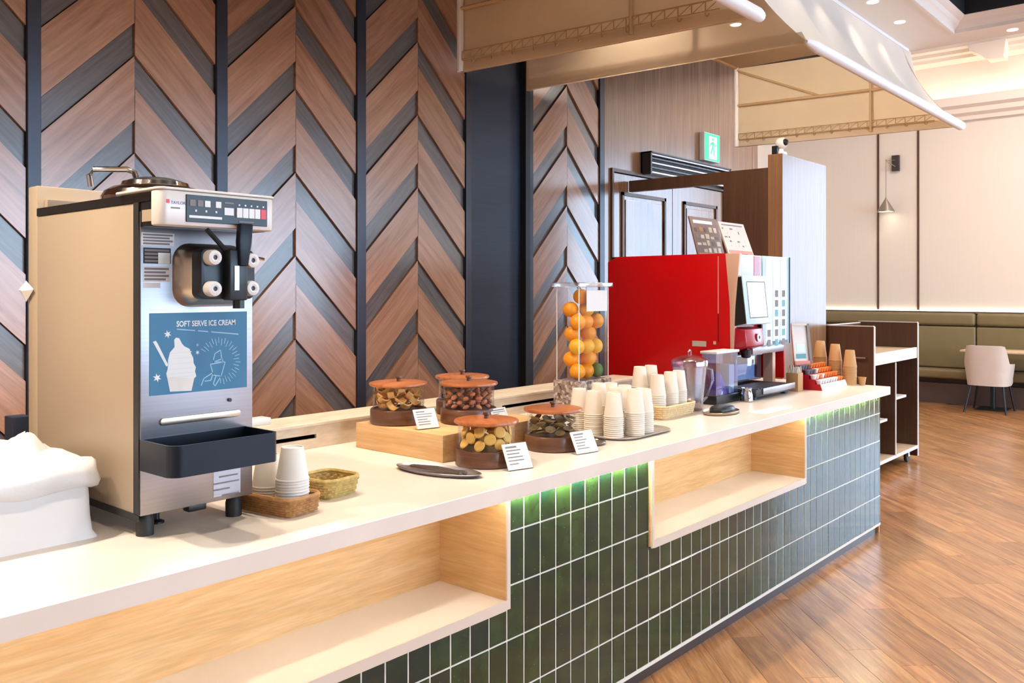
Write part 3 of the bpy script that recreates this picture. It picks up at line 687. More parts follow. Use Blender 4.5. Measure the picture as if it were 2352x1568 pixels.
# stickers on the front
def stick(px0, py0, px1, py1, m, lines=0, ink='ink'):
    p = PY(px0, py0, YF); q = PY(px1, py1, YF)
    o = dec('sticker', m, im, p.x, q.x, q.z, p.z, YF - .0002, .0006)
    for i in range(lines):
        z = p.z - (p.z - q.z) * (i + .7) / (lines + .4); h = (p.z - q.z) * .14
        dec('print', M[ink], o, p.x + .003, q.x - .004 - .008 * (i % 2), z - h / 2, z + h / 2, YF - .0008, .0002)
    return o
stick(325, 533, 400, 566, M['paper'], 4); st = stick(329, 568, 392, 606, M['inkblack'], 4)
p = PY(363, 580, YF); q = PY(390, 606, YF); dec('print', M['alu'], st, p.x, q.x, q.z, p.z, YF - .0008, .0003)
stick(328, 611, 391, 647, M['paper'], 4); stick(329, 649, 368, 661, M['paper'])
pl = stick(490, 1080, 552, 1130, M['steel']); 
for i, (x0_, x1_) in enumerate(((.2, .9), (.0, .95), (.0, .6), (.3, .95))):
    p = PY(490, 1085 + i * 14, YF); q = PY(552, 1090 + i * 14, YF)
    dec('print', M['ink'], pl, p.x + x0_ * (q.x - p.x), p.x + x1_ * (q.x - p.x), q.z + .002, q.z + .006, YF - .0008, .0002)
# poster
px0, px1, pz0, pz1, py_ = 1.036, 1.304, 1.243, 1.444, YF - .0002
po = dec('poster', M['blueink'], im, px0, px1, pz0, pz1, py_, .0012); yp = py_ - .0012
def pu(zx, zy):
    """position on the poster from the enlarged view of it"""
    u = (zx - 150) / 1105; t = 195 - 10 * u; bt = 1140 - 130 * u
    return (px0 + u * (px1 - px0), pz1 - (zy - t) / (bt - t) * (pz1 - pz0))
def shape(name, pts, m, lift=.0004): return MB().prism([pu(*p) for p in pts], yp - lift, yp, 'y').build(name, m, po, smooth=False)
o1 = pu(435, 340)
text('lettering', 'SOFT SERVE ICE CREAM', 0.0195, M['poster_white'], po, (o1[0], yp - .0004, o1[1] - .002), (1, 0, -0.0), (0, 0, 1), bold=.0005).scale = (0.80, 1, 1)
L_ = po.children[-1]; L_.location.x = (o1[0] - wloc(po).x) * 0.2
for x0_, x1_ in ((440, 640), (675, 790), (825, 1150)):
    shape('script_line', [(x0_, 372 + (x0_ - 440) * .08), (x1_, 372 + (x1_ - 440) * .08), (x1_, 384 + (x1_ - 440) * .08), (x0_, 384 + (x0_ - 440) * .08)], M['poster_line'])
shape('spoon', [(185, 520), (215, 508), (235, 540), (350, 790), (325, 800)], M['poster_white'])
shape('ice_cream', [(340, 830), (345, 720), (365, 640), (415, 580), (410, 500), (430, 472), (465, 480), (495, 540), (520, 570), (580, 600), (595, 650), (620, 700), (625, 760), (650, 805), (640, 850), (655, 905), (630, 930), (335, 930), (325, 880)], M['poster_white'])
shape('paper_cup_print', [(335, 925), (632, 925), (600, 1070), (365, 1085)], M['poster_cream'], .0006)
for i, zy in enumerate((640, 700, 760, 820, 870, 910)): shape('swirl_line', [(365 + 4 * (i % 3), zy + 12), (600 + 6 * i, zy - 14), (604 + 6 * i, zy - 6), (366, zy + 20)], M['poster_cream'], .0006)
def star(cx_, cy_, r, m=M['poster_white']):
    shape('star', [(cx_ + (r if k % 2 == 0 else r * .42) * math.cos(k * math.pi / 6 + .3), cy_ + (r if k % 2 == 0 else r * .42) * 1.1 * math.sin(k * math.pi / 6 + .3)) for k in range(12)], m)
star(340, 435, 42); star(228, 930, 46); star(668, 640, 24); star(668, 555, 18, M['poster_line'])
for k in range(26):
    an = R(-150 + k * 9.5); r0, r1 = (165, 235) if k % 2 else (190, 250)
    cx_, cy_ = 925, 730; d = (math.cos(an), math.sin(an) * 1.05); nx = (-d[1] * 3.5, d[0] * 3.5)
    shape('ray', [(cx_ + d[0] * r0 - nx[0], cy_ + d[1] * r0 - nx[1]), (cx_ + d[0] * r1 - nx[0], cy_ + d[1] * r1 - nx[1]), (cx_ + d[0] * r1 + nx[0], cy_ + d[1] * r1 + nx[1]), (cx_ + d[0] * r0 + nx[0], cy_ + d[1] * r0 + nx[1])], M['poster_line'])
def line(pts, wd=5):
    for (x0_, y0_), (x1_, y1_) in zip(pts[:-1], pts[1:]):
        l = math.hypot(x1_ - x0_, y1_ - y0_); nx, ny = -(y1_ - y0_) / l * wd, (x1_ - x0_) / l * wd
        shape('line_art', [(x0_ - nx, y0_ - ny), (x1_ - nx, y1_ - ny), (x1_ + nx, y1_ + ny), (x0_ + nx, y0_ + ny)], M['poster_line'])
line([(850, 720), (870, 650), (935, 610), (945, 690), (965, 740), (850, 745), (960, 705)]); line([(815, 770), (850, 890), (940, 900), (990, 740), (815, 770)])
line([(710, 1010), (740, 930), (850, 860), (820, 950), (750, 960)]); line([(940, 900), (870, 1010), (850, 985), (880, 900)])
# front fittings
MB().prism([(x, z) for x, z in rrect(1.062, 1.283, 1.168, 1.186, .008)], YF - .006, YF, 'y').build('slot_plate', M['warmsteel'], im, bevel=.001)
c = PY(527, 918, YF); MB().lathe([(1e-4, .004), (.005, .004), (.005, 0)], 12, (c.x, c.y, c.z), 'y').build('lock', M['plastick'], im)
# drip tray: open box with rounded front corners
tr = MB(); tx0, tx1, ty0, ty1, tz0, tz1 = 1.012, 1.300, 1.897, 2.049, 1.066, 1.140
outl = [(tx0, ty1), (tx0, ty0 + .03)] + [(tx0 + .03 - .03 * math.cos(R(18 * k)), ty0 + .03 - .03 * math.sin(R(18 * k))) for k in range(1, 6)] + [(tx1 - .012, ty0), (tx1, ty0 + .012), (tx1, ty1)]
cxm, cym = (tx0 + tx1) / 2, (ty0 + ty1) / 2
inn = [(cxm + (x - cxm) * .965, cym + (y - cym) * .95) for x, y in outl]; n = len(outl)
vs = [(x, y, tz0) for x, y in outl] + [(x, y, tz1) for x, y in outl] + [(x, y, tz1) for x, y in inn] + [(x, y, tz0 + .012) for x, y in inn]
fs = [tuple(range(n - 1, -1, -1)), tuple(range(3 * n, 4 * n))]
for q in range(3): fs += [(q * n + k, q * n + (k + 1) % n, (q + 1) * n + (k + 1) % n, (q + 1) * n + k) for k in range(n)]
tr.add(vs, fs).build('drip_tray', M['navy_tray'], im, ang=40)
for x, y in ((1.045, 2.09), (1.290, 2.09), (1.045, 2.60), (1.290, 2.60)):
    MB().lathe([(1e-4, T), (.021, T), (.0215, T + .035), (.018, T + .05), (.012, T + .058), (1e-4, T + .058)], 20, (x, y, 0)).build('foot', M['rubber'], im)
MB().box(1.15, 1.20, 2.07, 2.10, 0.935, 0.955).build('bottom_clip', M['plastick'], im, bevel=.003)
MB().lathe([(1e-4, .905), (.02, .905), (.02, .91), (.008, .915), (.008, .955)], 16, (1.105, 2.15, 0)).build('drain', M['plastick'], im)
# paper tag at the rear edge
tg = PX(60, 668, X0 - .006)
tgm = MB(); tgm.add([(tg.x, tg.y + dy_, tg.z + dz_) for dy_, dz_ in ((-.055, .005), (0.0, .03), (.055, .004), (.0, -.032))] + [(tg.x - .012, tg.y, tg.z)], [(0, 1, 4), (1, 2, 4), (2, 3, 4), (3, 0, 4)])
tgm.build('paper_tag', M['paper'], im, smooth=False)
# ================================================================ THINGS ON THE COUNTER
def single(mb, name, m, label, cat, group=None, **kw): return tag(mb.build(name, m, **kw), label, cat, group)
# ---- white cloth-lined bin at the far left
bx = thing('linen_bin', 'white cloth-covered bin with a plastic bag liner left of the ice cream machine', 'bin', (0.7, 2.4, T))
from mathutils import noise as MN
bm_ = MB()
def ring(x0, x1, y0, y1, r, z, jit=0, k=9, sc=1.0):
    out = []
    pl = rrect(x0, x1, y0, y1, r, k); q = []
    for i, p in enumerate(pl):
        p2 = pl[(i + 1) % len(pl)]; d = math.hypot(p2[0] - p[0], p2[1] - p[1]); n = max(1, int(d / .02)) if i % (k + 1) == k else 1
        n = 24 if i % (k + 1) == k else 1
        q += [(p[0] + (p2[0] - p[0]) * j / n, p[1] + (p2[1] - p[1]) * j / n) for j in range(n)]
    for p in q:
        v = MN.noise_vector(Vector((p[0] * 16 * sc, p[1] * 16 * sc, z * 22))) * jit
        out.append((p[0] + v.x, p[1] + v.y, z + v.z))
    return out
def loft(mb, rings, cap=True):
    n = len(rings[0]); vs = [p for r_ in rings for p in r_]; fs = []
    for i in range(len(rings) - 1): fs += [(i * n + k, i * n + (k + 1) % n, (i + 1) * n + (k + 1) % n, (i + 1) * n + k) for k in range(n)]
    if cap: fs.append(tuple(range(n - 1, -1, -1))); fs.append(tuple(range((len(rings) - 1) * n, len(rings) * n)))
    return mb.add(vs, fs)
loft(bm_, [ring(.448, .968, 2.158, 2.615, .025, T), ring(.452, .962, 2.166, 2.61, .03, T + .012, .002), ring(.455, .959, 2.170, 2.605, .035, T + .05, .002), ring(.455, .958, 2.172, 2.605, .035, T + .10, .002), ring(.458, .955, 2.176, 2.60, .035, T + .158, .002)])
bm_.build('cloth_cover', M['linen'], bx, ang=60)
ls = []
for dz, o_ in ((.128, -.002), (.122, .012), (.128, .026), (.142, .034), (.158, .036), (.174, .030), (.184, .018), (.190, .002), (.190, -.02), (.186, -.05), (.180, -.09), (.172, -.13), (.166, -.17)):
    ls.append(ring(.458 - o_, .955 + min(o_, .032), 2.176 - o_, 2.60 + o_, max(.045 + o_, .012), T + dz, .011))
lm = MB(); loft(lm, ls, cap=False); nq = len(ls[0]); c0 = len(lm.v)
lm.add([(.70, 2.39, T + .16)], []); lm.f += [((len(ls) - 1) * nq + k, (len(ls) - 1) * nq + (k + 1) % nq, c0) for k in range(nq)]
lm.build('bag_liner', M['bag'], bx, ang=80)
pf = MB(); pr_ = []
for h, r_, dx in ((.150, .075, 0), (.170, .066, 0), (.188, .052, -.004), (.204, .040, -.006), (.218, .028, -.004), (.230, .016, .002), (.236, .006, .006)):
    q = []
    for k in range(26):
        a_ = 2 * math.pi * k / 26; rr_ = r_ * (1 + .28 * MN.noise(Vector((math.cos(a_) * 2.2, math.sin(a_) * 2.2, h * 9))))
        q.append((.885 + dx + rr_ * 1.25 * math.cos(a_), 2.40 + rr_ * .9 * math.sin(a_), T + h + .012 * MN.noise(Vector((math.cos(a_) * 3, math.sin(a_) * 3, 5 + h * 20)))))
    pr_.append(q)
loft(pf, pr_); pf.build('bag_knot', M['bag'], bx, ang=80)

# ---- nested paper cups
def cup_mesh(name, m, r0, r1, h, seg=20):
    """mouth down: rim radius r0 at the bottom, base radius r1 on top"""
    rim = .0022
    return MB().lathe([(r0 - .002, .003), (r0 + rim * .2, 0), (r0 + rim, .0016), (r0 + rim * .6, .0042), (r0, .0045), (r1, h - .002), (r1 - .001, h), (r1 - .003, h - .001), (r1 - .004, h - .005), (1e-4, h - .005), (1e-4, h - .0065), (r1 - .005, h - .0065), (r0 - .003, .004)], seg).mesh(name, m, ang=30)
CM = cup_mesh('paper_cup', M['cup'], .0395, .0285, .098); CM2 = cup_mesh('paper_cup', M['cup2'], .0435, .030, .088); KM = cup_mesh('kraft_cup', M['kraft'], .041, .028, .105)
ORD = 'first second third fourth fifth sixth seventh eighth ninth tenth eleventh twelfth thirteenth fourteenth fifteenth sixteenth seventeenth eighteenth nineteenth twentieth twenty-first twenty-second'.split()
def stack(me, x, y, z, n, pitch, name, label, group, cat='cup'):
    for i in range(n):
        o = link(name, me, (x + random.uniform(-.0006, .0006), y + random.uniform(-.0006, .0006), z + i * pitch), None, (0, 0, random.random() * 6))
        tag(o, label.replace(' in the ', ', %s in the ' % ('topmost' if i == n - 1 else ORD[n - 1 - i] + ' from the top'), 1), cat, group)
# cups beside the ice cream machine
def basket(name, label, m, x0, x1, y0, y1, z, h, flare, wall=.006, rows_=6, posts=26, rz=0, group=None):
    b_ = thing(name, label, 'basket', ((x0 + x1) / 2, (y0 + y1) / 2, z), group, rz)
    hx, hy = (x1 - x0) / 2, (y1 - y0) / 2
    fl_ = MB().prism(rrect(-hx + .004, hx - .004, -hy + .004, hy - .004, .018), 0, .006, 'z'); fl_.build('basket_floor', m, b_, local=True)
    wv = MB()
    for r_ in range(rows_):
        t = (r_ + .5) / rows_; e_ = flare * t; pl = rrect(-hx - e_, hx + e_, -hy - e_, hy + e_, .022 + e_, 4)
        q = []
        for i, p in enumerate(pl):
            p2 = pl[(i + 1) % len(pl)]; d = math.hypot(p2[0] - p[0], p2[1] - p[1]); k = max(1, int(d / .011))
            for j in range(k): q.append((p[0] + (p2[0] - p[0]) * j / k, p[1] + (p2[1] - p[1]) * j / k))
        pts = []
        for i, p in enumerate(q):
            s_ = .0022 * (1 if (i + r_) % 2 else -1); l = math.hypot(*p); pts.append((p[0] * (1 + s_ / l), p[1] * (1 + s_ / l), .006 + t * (h - .010)))
        wv.tube(pts, h / rows_ * .46, 5, closed=True)
    wv.build('woven_wall', m, b_, local=True)
    e_ = flare; rm = [(p[0], p[1], h) for p in rrect(-hx - e_, hx + e_, -hy - e_, hy + e_, .024 + e_, 5)]
    MB().tube(rm, wall, 6, closed=True).build('basket_rim', m, b_, local=True)
    return b_
basket('wicker_basket', 'brown wicker basket holding paper cups by the ice cream machine', M['wicker'], 1.345, 1.455, 1.945, 2.165, T, .048, .006, rz=R(8))
basket('straw_basket', 'empty straw-coloured wicker basket behind the cup basket', M['wicker_y'], 1.545, 1.660, 2.03, 2.15, T, .055, .012, rows_=6, rz=R(6))
stack(CM2, 1.412, 1.998, T + .0065, 12, .0076, 'paper_cup', 'white paper cup in the front stack of the brown basket', 'paper cups in the brown basket')
stack(CM2, 1.402, 2.098, T + .0065, 8, .0076, 'paper_cup', 'white paper cup in the rear stack of the brown basket', 'paper cups in the brown basket')
# ---- small things on the ledge behind the ice cream machine
b1 = PY(600, 968, 2.85); single(MB().box(1.80, 1.905, 2.83, 2.89, .996, 1.022), 'small_box', M['plasticw'], 'small white box on the ledge behind the ice cream machine', 'box', bevel=.003)
single(MB().box(1.02, 1.075, 2.86, 2.93, .996, 1.115), 'navy_box', M['navy'], 'small navy box on the ledge behind the steel machine', 'box', bevel=.003)

# ---- wooden riser and snack canisters
RZ = 0.993
single(MB().box(2.155, 2.735, 2.168, 2.640, T, RZ), 'wooden_riser', M['oak_y'], 'low pale oak display block under three snack canisters', 'display block', bevel=.002)
def canister(x, y, z, label, rot):
    c_ = thing('snack_canister', label, 'canister', (x, y, z), 'wooden lidded snack canisters', rot)
    MB().lathe([(1e-4, 0), (.104, 0), (.108, .004), (.109, .012), (.108, .052), (.106, .056), (.098, .057), (.095, .05), (1e-4, .05)], 40).build('wooden_base', M['base'], c_, local=True)
    MB().lathe([(.0985, .0572), (.0985, .143)], 40).build('glass_wall', M['glass'], c_, local=True)
    MB().lathe([(1e-4, .143), (.108, .143), (.112, .146), (.1125, .150), (.111, .154), (.10, .1565), (1e-4, .158)], 40).build('wooden_lid', M['lid'], c_, local=True)
    ld = c_.children[-1]
    MB().lathe([(1e-4, .158), (.008, .158), (.008, .168), (.013, .172), (.012, .178), (1e-4, .179)], 14).build('lid_knob', M['base'], ld, local=True)
    return c_
CAN = {'A': (2.262, 2.516, RZ), 'B': (2.618, 2.520, RZ), 'C': (2.448, 2.322, RZ), 'D': (2.245, 2.045, T), 'E': (2.630, 2.052, T)}
canister(*CAN['A'], 'lidded glass canister of golden crackers at the back left of the oak block', 0.3)
canister(*CAN['B'], 'lidded glass canister of dark snacks half hidden at the back of the oak block', 1.0)
canister(*CAN['C'], 'lidded glass canister of reddish brown nuts on the middle of the oak block', 2.1)
canister(*CAN['D'], 'lidded glass canister of round yellow cookies standing in front of the oak block', 0.9)
canister(*CAN['E'], 'lidded glass canister of dark chips beside the paper cup tray', 1.6)
def fill(key, me, n, rmax, z0, dz, layers, name, label, cat, group, tilt, face=False):
    x, y, z = CAN[key]
    for L_ in range(layers):
        per = n // layers
        no = int(per * .66)
        for i in range(per):
            if i < no: a_ = 2 * math.pi * (i + .5 * (L_ % 2)) / no; r_ = rmax
            else: a_ = 2 * math.pi * (i - no) / max(1, per - no) + L_; r_ = rmax * .45
            o = link(name, me, (x + r_ * math.cos(a_), y + r_ * math.sin(a_), z + z0 + L_ * dz + random.uniform(0, .003)), None,
                     (random.uniform(-tilt, tilt) + (R(75) if face and i < no else 0), random.uniform(-tilt, tilt), a_ + R(90) if face else random.random() * 6.3))
            tag(o, label, cat, group)
ck = MB().lathe([(1e-4, -.004), (.017, -.0045), (.021, -.001), (.021, .001), (.017, .0045), (1e-4, .005)], 14).mesh('cookie', M['cookie'])
cr_ = MB()
for i in range(7):
    a_ = -1.1 + i * .366
    cr_.add([(.024 * math.sin(a_), -.012, .024 * (1 - math.cos(a_)) + .0), (.024 * math.sin(a_), .012, .024 * (1 - math.cos(a_))), (.024 * math.sin(a_), .012, .024 * (1 - math.cos(a_)) + .005), (.024 * math.sin(a_), -.012, .024 * (1 - math.cos(a_)) + .005)], [])
for i in range(6):
    q = i * 4; cr_.f += [(q, q + 1, q + 5, q + 4), (q + 1, q + 2, q + 6, q + 5), (q + 2, q + 3, q + 7, q + 6), (q + 3, q, q + 4, q + 7)]
cr_.f += [(0, 3, 2, 1), (24, 25, 26, 27)]; crm = cr_.mesh('cracker', M['cracker'])
ntm = MB().sphere((0, 0, 0), .011, 10, 6, (1.3, .9, .75)).mesh('nut', M['nut'])
chm = MB().lathe([(1e-4, -.003), (.016, -.001), (.020, .003), (.019, .005), (.014, .001), (1e-4, -.001)], 12).mesh('dark_chip', M['chip'])
dkm = MB().sphere((0, 0, 0), .012, 10, 6, (1.2, 1, .7)).mesh('dark_snack', M['choc'])
fill('D', ck, 36, .080, .074, .022, 3, 'cookie', 'round yellow cookie inside the canister in front of the oak block', 'cookie', 'yellow cookies in the front canister', .45, True)
fill('A', crm, 44, .070, .062, .019, 4, 'cracker', 'curved golden cracker inside the back left canister', 'cracker', 'golden crackers in the back left canister', .8)
fill('C', ntm, 64, .080, .064, .017, 4, 'nut', 'reddish brown nut inside the middle canister', 'nut', 'brown nuts in the middle canister', .6)
fill('E', chm, 40, .072, .064, .016, 4, 'dark_chip', 'dark curled chip inside the canister beside the cup tray', 'chip', 'dark chips in the right canister', .7)
fill('B', dkm, 30, .078, .064, .018, 3, 'dark_snack', 'small dark snack inside the half hidden rear canister', 'snack', 'dark snacks in the rear canister', .5)
# ---- slanted description cards in front of the canisters
def card(x, y, z, w_, h_, rz, label, seed):
    c_ = thing('description_card', label, 'card', (x, y, z), 'white description cards by the canisters', rz)
    t = R(28); s_, co = math.sin(t), math.cos(t)
    def fr(u, v, d=0): return (u, v * s_ - d * co, .004 + v * co + d * s_)
    MB().add([fr(-w_/2, 0), fr(w_/2, 0), fr(w_/2, h_), fr(-w_/2, h_), fr(-w_/2, 0, -.003), fr(w_/2, 0, -.003), fr(w_/2, h_, -.003), fr(-w_/2, h_, -.003)],
             [(0, 1, 2, 3), (7, 6, 5, 4), (0, 4, 5, 1), (1, 5, 6, 2), (2, 6, 7, 3), (3, 7, 4, 0)]).build('card_face', M['paper'], c_, smooth=False, local=True)
    f_ = c_.children[-1]
    MB().box(-w_/2, w_/2, -.002, .038, 0, .004).build('acrylic_foot', M['acrylic'], c_, smooth=False, local=True)
    rr = random.Random(seed)
    for i in range(6):
        v = h_ * (.86 - i * .13); u0 = -w_ * .40; u1 = u0 + w_ * rr.uniform(.35, .8); hh = h_ * (.022 if i else .035)
        MB().quad(fr(u0, v - hh, .0005), fr(u1, v - hh, .0005), fr(u1, v + hh, .0005), fr(u0, v + hh, .0005)).build('print', M['ink'], f_, smooth=False, local=True)
card(2.223, 2.31, RZ, .092, .075, R(-12), 'white description card before the golden cracker canister', 1)
card(2.50, 2.192, RZ, .088, .060, R(0), 'white description card low before the brown nut canister', 2)
card(2.242, 1.885, T, .100, .090, R(-14), 'white description card before the yellow cookie canister', 3)
card(2.630, 1.888, T, .110, .084, R(-10), 'white description card before the dark chip canister', 4)
# ---- polished tray with tongs, left of the riser
def oval_tray(name, label, cat, x, y, z, a_, b_, h, rz, m):
    o_ = thing(name, label, cat, (x, y, z), None, rz); mb = MB(); seg = 40; rg = []
    for f_, hz in ((.80, 0), (.90, .002), (.97, h * .7), (1.0, h), (.985, h + .0015), (.95, h * .75), (.88, .005), (.78, .0035)):
        rg.append([(a_ * f_ * math.cos(2 * math.pi * k / seg) * (1 + .04 * math.cos(4 * math.pi * k / seg)), b_ * f_ * math.sin(2 * math.pi * k / seg), hz) for k in range(seg)])
    loft(mb, rg); mb.build('tray_dish', m, o_, local=True); return o_
oval_tray('oval_tray', 'small polished oval steel tray lying in front of the oak block', 'tray', 2.030, 2.065, T, .165, .066, .012, R(98), M['steel'])
tn = MB()
for s_ in (-1, 1): tn.tube([(2.018 + s_ * .008, 2.175, T + .0115), (2.028 + s_ * .016, 2.08, T + .013), (2.034 + s_ * .010, 2.0, T + .012), (2.036 + s_ * .012, 1.955, T + .0115)], [.004, .005, .005, .008], 8)
tn.tube([(2.010, 2.176, T + .0115), (2.026, 2.176, T + .0115)], .0045, 8)
single(tn, 'serving_tongs', M['pewter'], 'steel serving tongs lying in the polished oval tray', 'tongs')
oval_tray('oval_tray', 'small dark steel dish between the chip canister and the cup tray', 'tray', 2.815, 1.985, T, .055, .040, .010, R(40), M['pewter'])
# ---- grey tray of cup stacks
ty = thing('cup_tray', 'flat grey serving tray under rows of white paper cups', 'tray', (3.10, 2.10, T))
rg = []; mb = MB()
for i_, hz in ((.03, 0), (.012, .001), (0, .009), (.002, .011), (.014, .004), (.03, .004)): rg.append([(p[0], p[1], T + hz) for p in rrect(2.905 + i_, 3.325 - i_, 1.905 + i_, 2.31 - i_, .10 - i_ * .5, 8)])
loft(mb, rg); mb.build('tray_dish', M['tray_grey'], ty)
tz = T + .0045
for x, y, n_, wh in ((2.975, 2.008, 11, 'front left'), (3.072, 1.968, 12, 'front centre'), (3.170, 1.985, 11, 'front right'), (2.972, 2.105, 11, 'second row left'), (3.072, 2.066, 12, 'second row centre'), (3.170, 2.083, 12, 'second row right'), (3.005, 2.202, 11, 'back row left'), (3.105, 2.172, 13, 'back row centre'), (3.245, 2.045, 10, 'far right'), (3.215, 2.185, 12, 'back row right')):
    stack(CM, x, y, tz, n_, .0083, 'paper_cup', 'paper cup in the %s stack on the grey tray' % wh, 'paper cups on the grey tray')
# ---- pale basket with more cups
basket('pale_basket', 'pale woven basket holding paper cup stacks beside the clear jar', M['wicker_p'], 3.52, 3.80, 2.10, 2.34, T, .060, .014, rows_=5)
for x, y, n_, wh in ((3.575, 2.165, 13, 'front left'), (3.665, 2.150, 14, 'front centre'), (3.755, 2.155, 14, 'front right'), (3.575, 2.262, 17, 'back left'), (3.668, 2.258, 17, 'back centre')):
    stack(CM, x, y, T + .0065, n_, .0083, 'paper_cup', 'paper cup in the %s stack of the pale basket' % wh, 'paper cups in the pale basket')
# ---- clear orange tower
ot = thing('fruit_tower', 'tall clear acrylic tower filled with oranges behind the paper cups', 'fruit display', (3.42, 2.49, T))
ox0, ox1, oy0, oy1, oz0, oz1 = 3.305, 3.545, 2.425, 2.555, T + .178, 1.515
MB().box(ox0 - .012, ox1 + .012, oy0 - .012, oy1 + .012, T, T + .175).build('pebble_base', M['mosaic'], ot, bevel=.002, smooth=False)
wl = MB()
wl.quad((ox0, oy0, oz0), (ox1, oy0, oz0), (ox1, oy0, oz1), (ox0, oy0, oz1)).quad((ox0, oy1, oz0), (ox1, oy1, oz0), (ox1, oy1, oz1), (ox0, oy1, oz1))
wl.quad((ox0, oy0, oz0), (ox0, oy1, oz0), (ox0, oy1, oz1), (ox0, oy0, oz1)).quad((ox1, oy0, oz0), (ox1, oy1, oz0), (ox1, oy1, oz1), (ox1, oy0, oz1))
wl.build('clear_wall', M['acrylic'], ot, smooth=False)
ed = MB()
for x in (ox0, ox1):
    for y in (oy0, oy1): ed.box(x - .0018, x + .0018, y - .0018, y + .0018, oz0 - .003, oz1)
ed.build('corner_edge', M['plasticw'], ot, smooth=False)
MB().box(ox0 - .018, ox1 + .018, oy0 - .018, oy1 + .018, oz1, oz1 + .022).build('tower_lid', clear('pale_lid_acrylic', (.86, .89, .94), .35, .1), ot, bevel=.003)
MB().box(ox0 + .06, ox1 - .01, oy0 - .001, oy0 - .0002, 1.40, 1.50).build('tower_label', M['paper'], ot, smooth=False)
om = MB().lathe([(1e-4, -.0365), (.004, -.0365)] + [(.0385 * math.sin(R(a_)), -.037 * math.cos(R(a_))) for a_ in range(12, 172, 16)] + [(.005, .0355), (1e-4, .034)], 20)
omesh = om.mesh('orange', M['orange']); lmesh = omesh.copy(); lmesh.materials.clear(); lmesh.materials.append(M['lemon']); lmesh.name = 'orange'
gm_ = MB().sphere((0, 0, 0), .032, 18, 12, (1, 1, 1.12)).mesh('lime', M['lime'])
zq = oz0 - .003 + .0375; lay = 0
fruit = []
pat = [[(.043, .040, 'o'), (.122, .046, 'o'), (.200, .040, 'g')], [(.060, .090, 'o'), (.140, .050, 'o'), (.198, .085, 'o')], [(.043, .045, 'l'), (.118, .040, 'l'), (.195, .045, 'l')],
       [(.055, .080, 'o'), (.135, .045, 'o'), (.200, .090, 'o')], [(.045, .040, 'o'), (.122, .050, 'o'), (.198, .042, 'o')], [(.048, .085, 'o'), (.124, .045, 'l'), (.196, .060, 'g')], [(.085, .050, 'o')]]
for L_ in pat:
    for dx, dy, kd in L_:
        dy = min(max(dy, .040), .090); dx = min(max(dx, .040), .200)
        o = link({'o': 'orange', 'l': 'orange', 'g': 'lime'}[kd], {'o': omesh, 'l': lmesh, 'g': gm_}[kd], (ox0 + dx, oy0 + dy, zq + random.uniform(0, .004)), None, (random.uniform(-.8, .8), random.uniform(-.8, .8), random.random() * 6))
        if kd == 'g': tag(o, 'green lime %s the clear orange tower' % ('at the bottom of' if lay == 0 else 'near the top of'), 'lime')
        else: tag(o, '%s at the %s of the %s layer in the clear tower' % ('whole orange' if kd == 'o' else 'paler yellow orange', 'left' if dx < .07 else ('middle' if dx < .16 else 'right'), ('bottom', 'second', 'third', 'fourth', 'fifth', 'sixth', 'topmost')[lay]), 'orange', 'oranges in the clear tower' if kd == 'o' else 'paler oranges in the clear tower')
    zq += .0595; lay += 1
# ---- clear jar with pink lid and its saucer
jr = thing('clear_jar', 'clear plastic jug with a pink domed lid beside the red coffee machine', 'jug', (3.925, 2.19, T))
MB().lathe([(1e-4, T + .004), (.062, T + .004), (.066, T + .01), (.070, T + .06), (.084, T + .20), (.088, T + .235), (.086, T + .236), (.082, T + .2), (.066, T + .055), (1e-4, T + .012)], 32, (3.925, 2.19, 0)).build('jar_body', M['jarclear'], jr)
MB().lathe([(.092, T + .218), (.093, T + .245), (.090, T + .252), (.07, T + .264), (.03, T + .276), (.012, T + .279)], 32, (3.925, 2.19, 0)).build('jar_lid', M['pinkclear'], jr)
MB().tube([(3.912, 2.19, T + .277), (3.912, 2.19, T + .292), (3.925, 2.19, T + .302), (3.938, 2.19, T + .292), (3.938, 2.19, T + .277)], .004, 8).build('lid_loop', M['pinkclear'], jr)
MB().tube([(4.0, 2.155, T + .21), (4.045, 2.13, T + .20), (4.05, 2.127, T + .14), (4.02, 2.145, T + .06), (3.985, 2.16, T + .03)], .007, 8).build('jar_handle', M['jarclear'], jr)
MB().lathe([(1e-4, T), (.064, T), (.064, T + .004), (1e-4, T + .004)], 28, (3.925, 2.19, 0)).build('jar_foot', M['jarclear'], jr)
st = thing('round_tray', 'oval steel tray with a dark grip on the counter before the coffee machine', 'tray', (3.915, 2.02, T))
rg = []; mb = MB()
for f_, hz in ((.85, 0), (.95, .003), (1.0, .013), (.985, .015), (.93, .006), (.85, .004)): rg.append([(3.915 + .125 * f_ * math.cos(2 * math.pi * k / 36), 2.012 + .078 * f_ * math.sin(2 * math.pi * k / 36), T + hz) for k in range(36)])
loft(mb, rg); mb.build('tray_dish', M['warmsteel'], st)
mb = MB(); rg = []
for f_, hz in ((1.0, .016), (1.0, .022), (.9, .032), (.6, .038)): rg.append([(3.93 + .09 * f_ * math.cos(2 * math.pi * k / 28), 2.012 + .052 * f_ * math.sin(2 * math.pi * k / 28), T + hz) for k in range(28)])
loft(mb, rg); mb.build('dark_cover', M['plastick'], st)
MB().box(3.86, 3.97, 1.975, 2.045, T + .004, T + .017).build('cover_base', M['plastick'], st, bevel=.002)
pp = [PZ(1745, 948, T), PZ(1815, 932, T), PZ(1808, 942, T), PZ(1738, 960, T)]
single(MB().box(4.02, 4.34, 1.83, 1.915, T, T + .0012), 'paper_sheet', M['paper'], 'white paper strip lying on the counter before the coffee machine', 'paper')
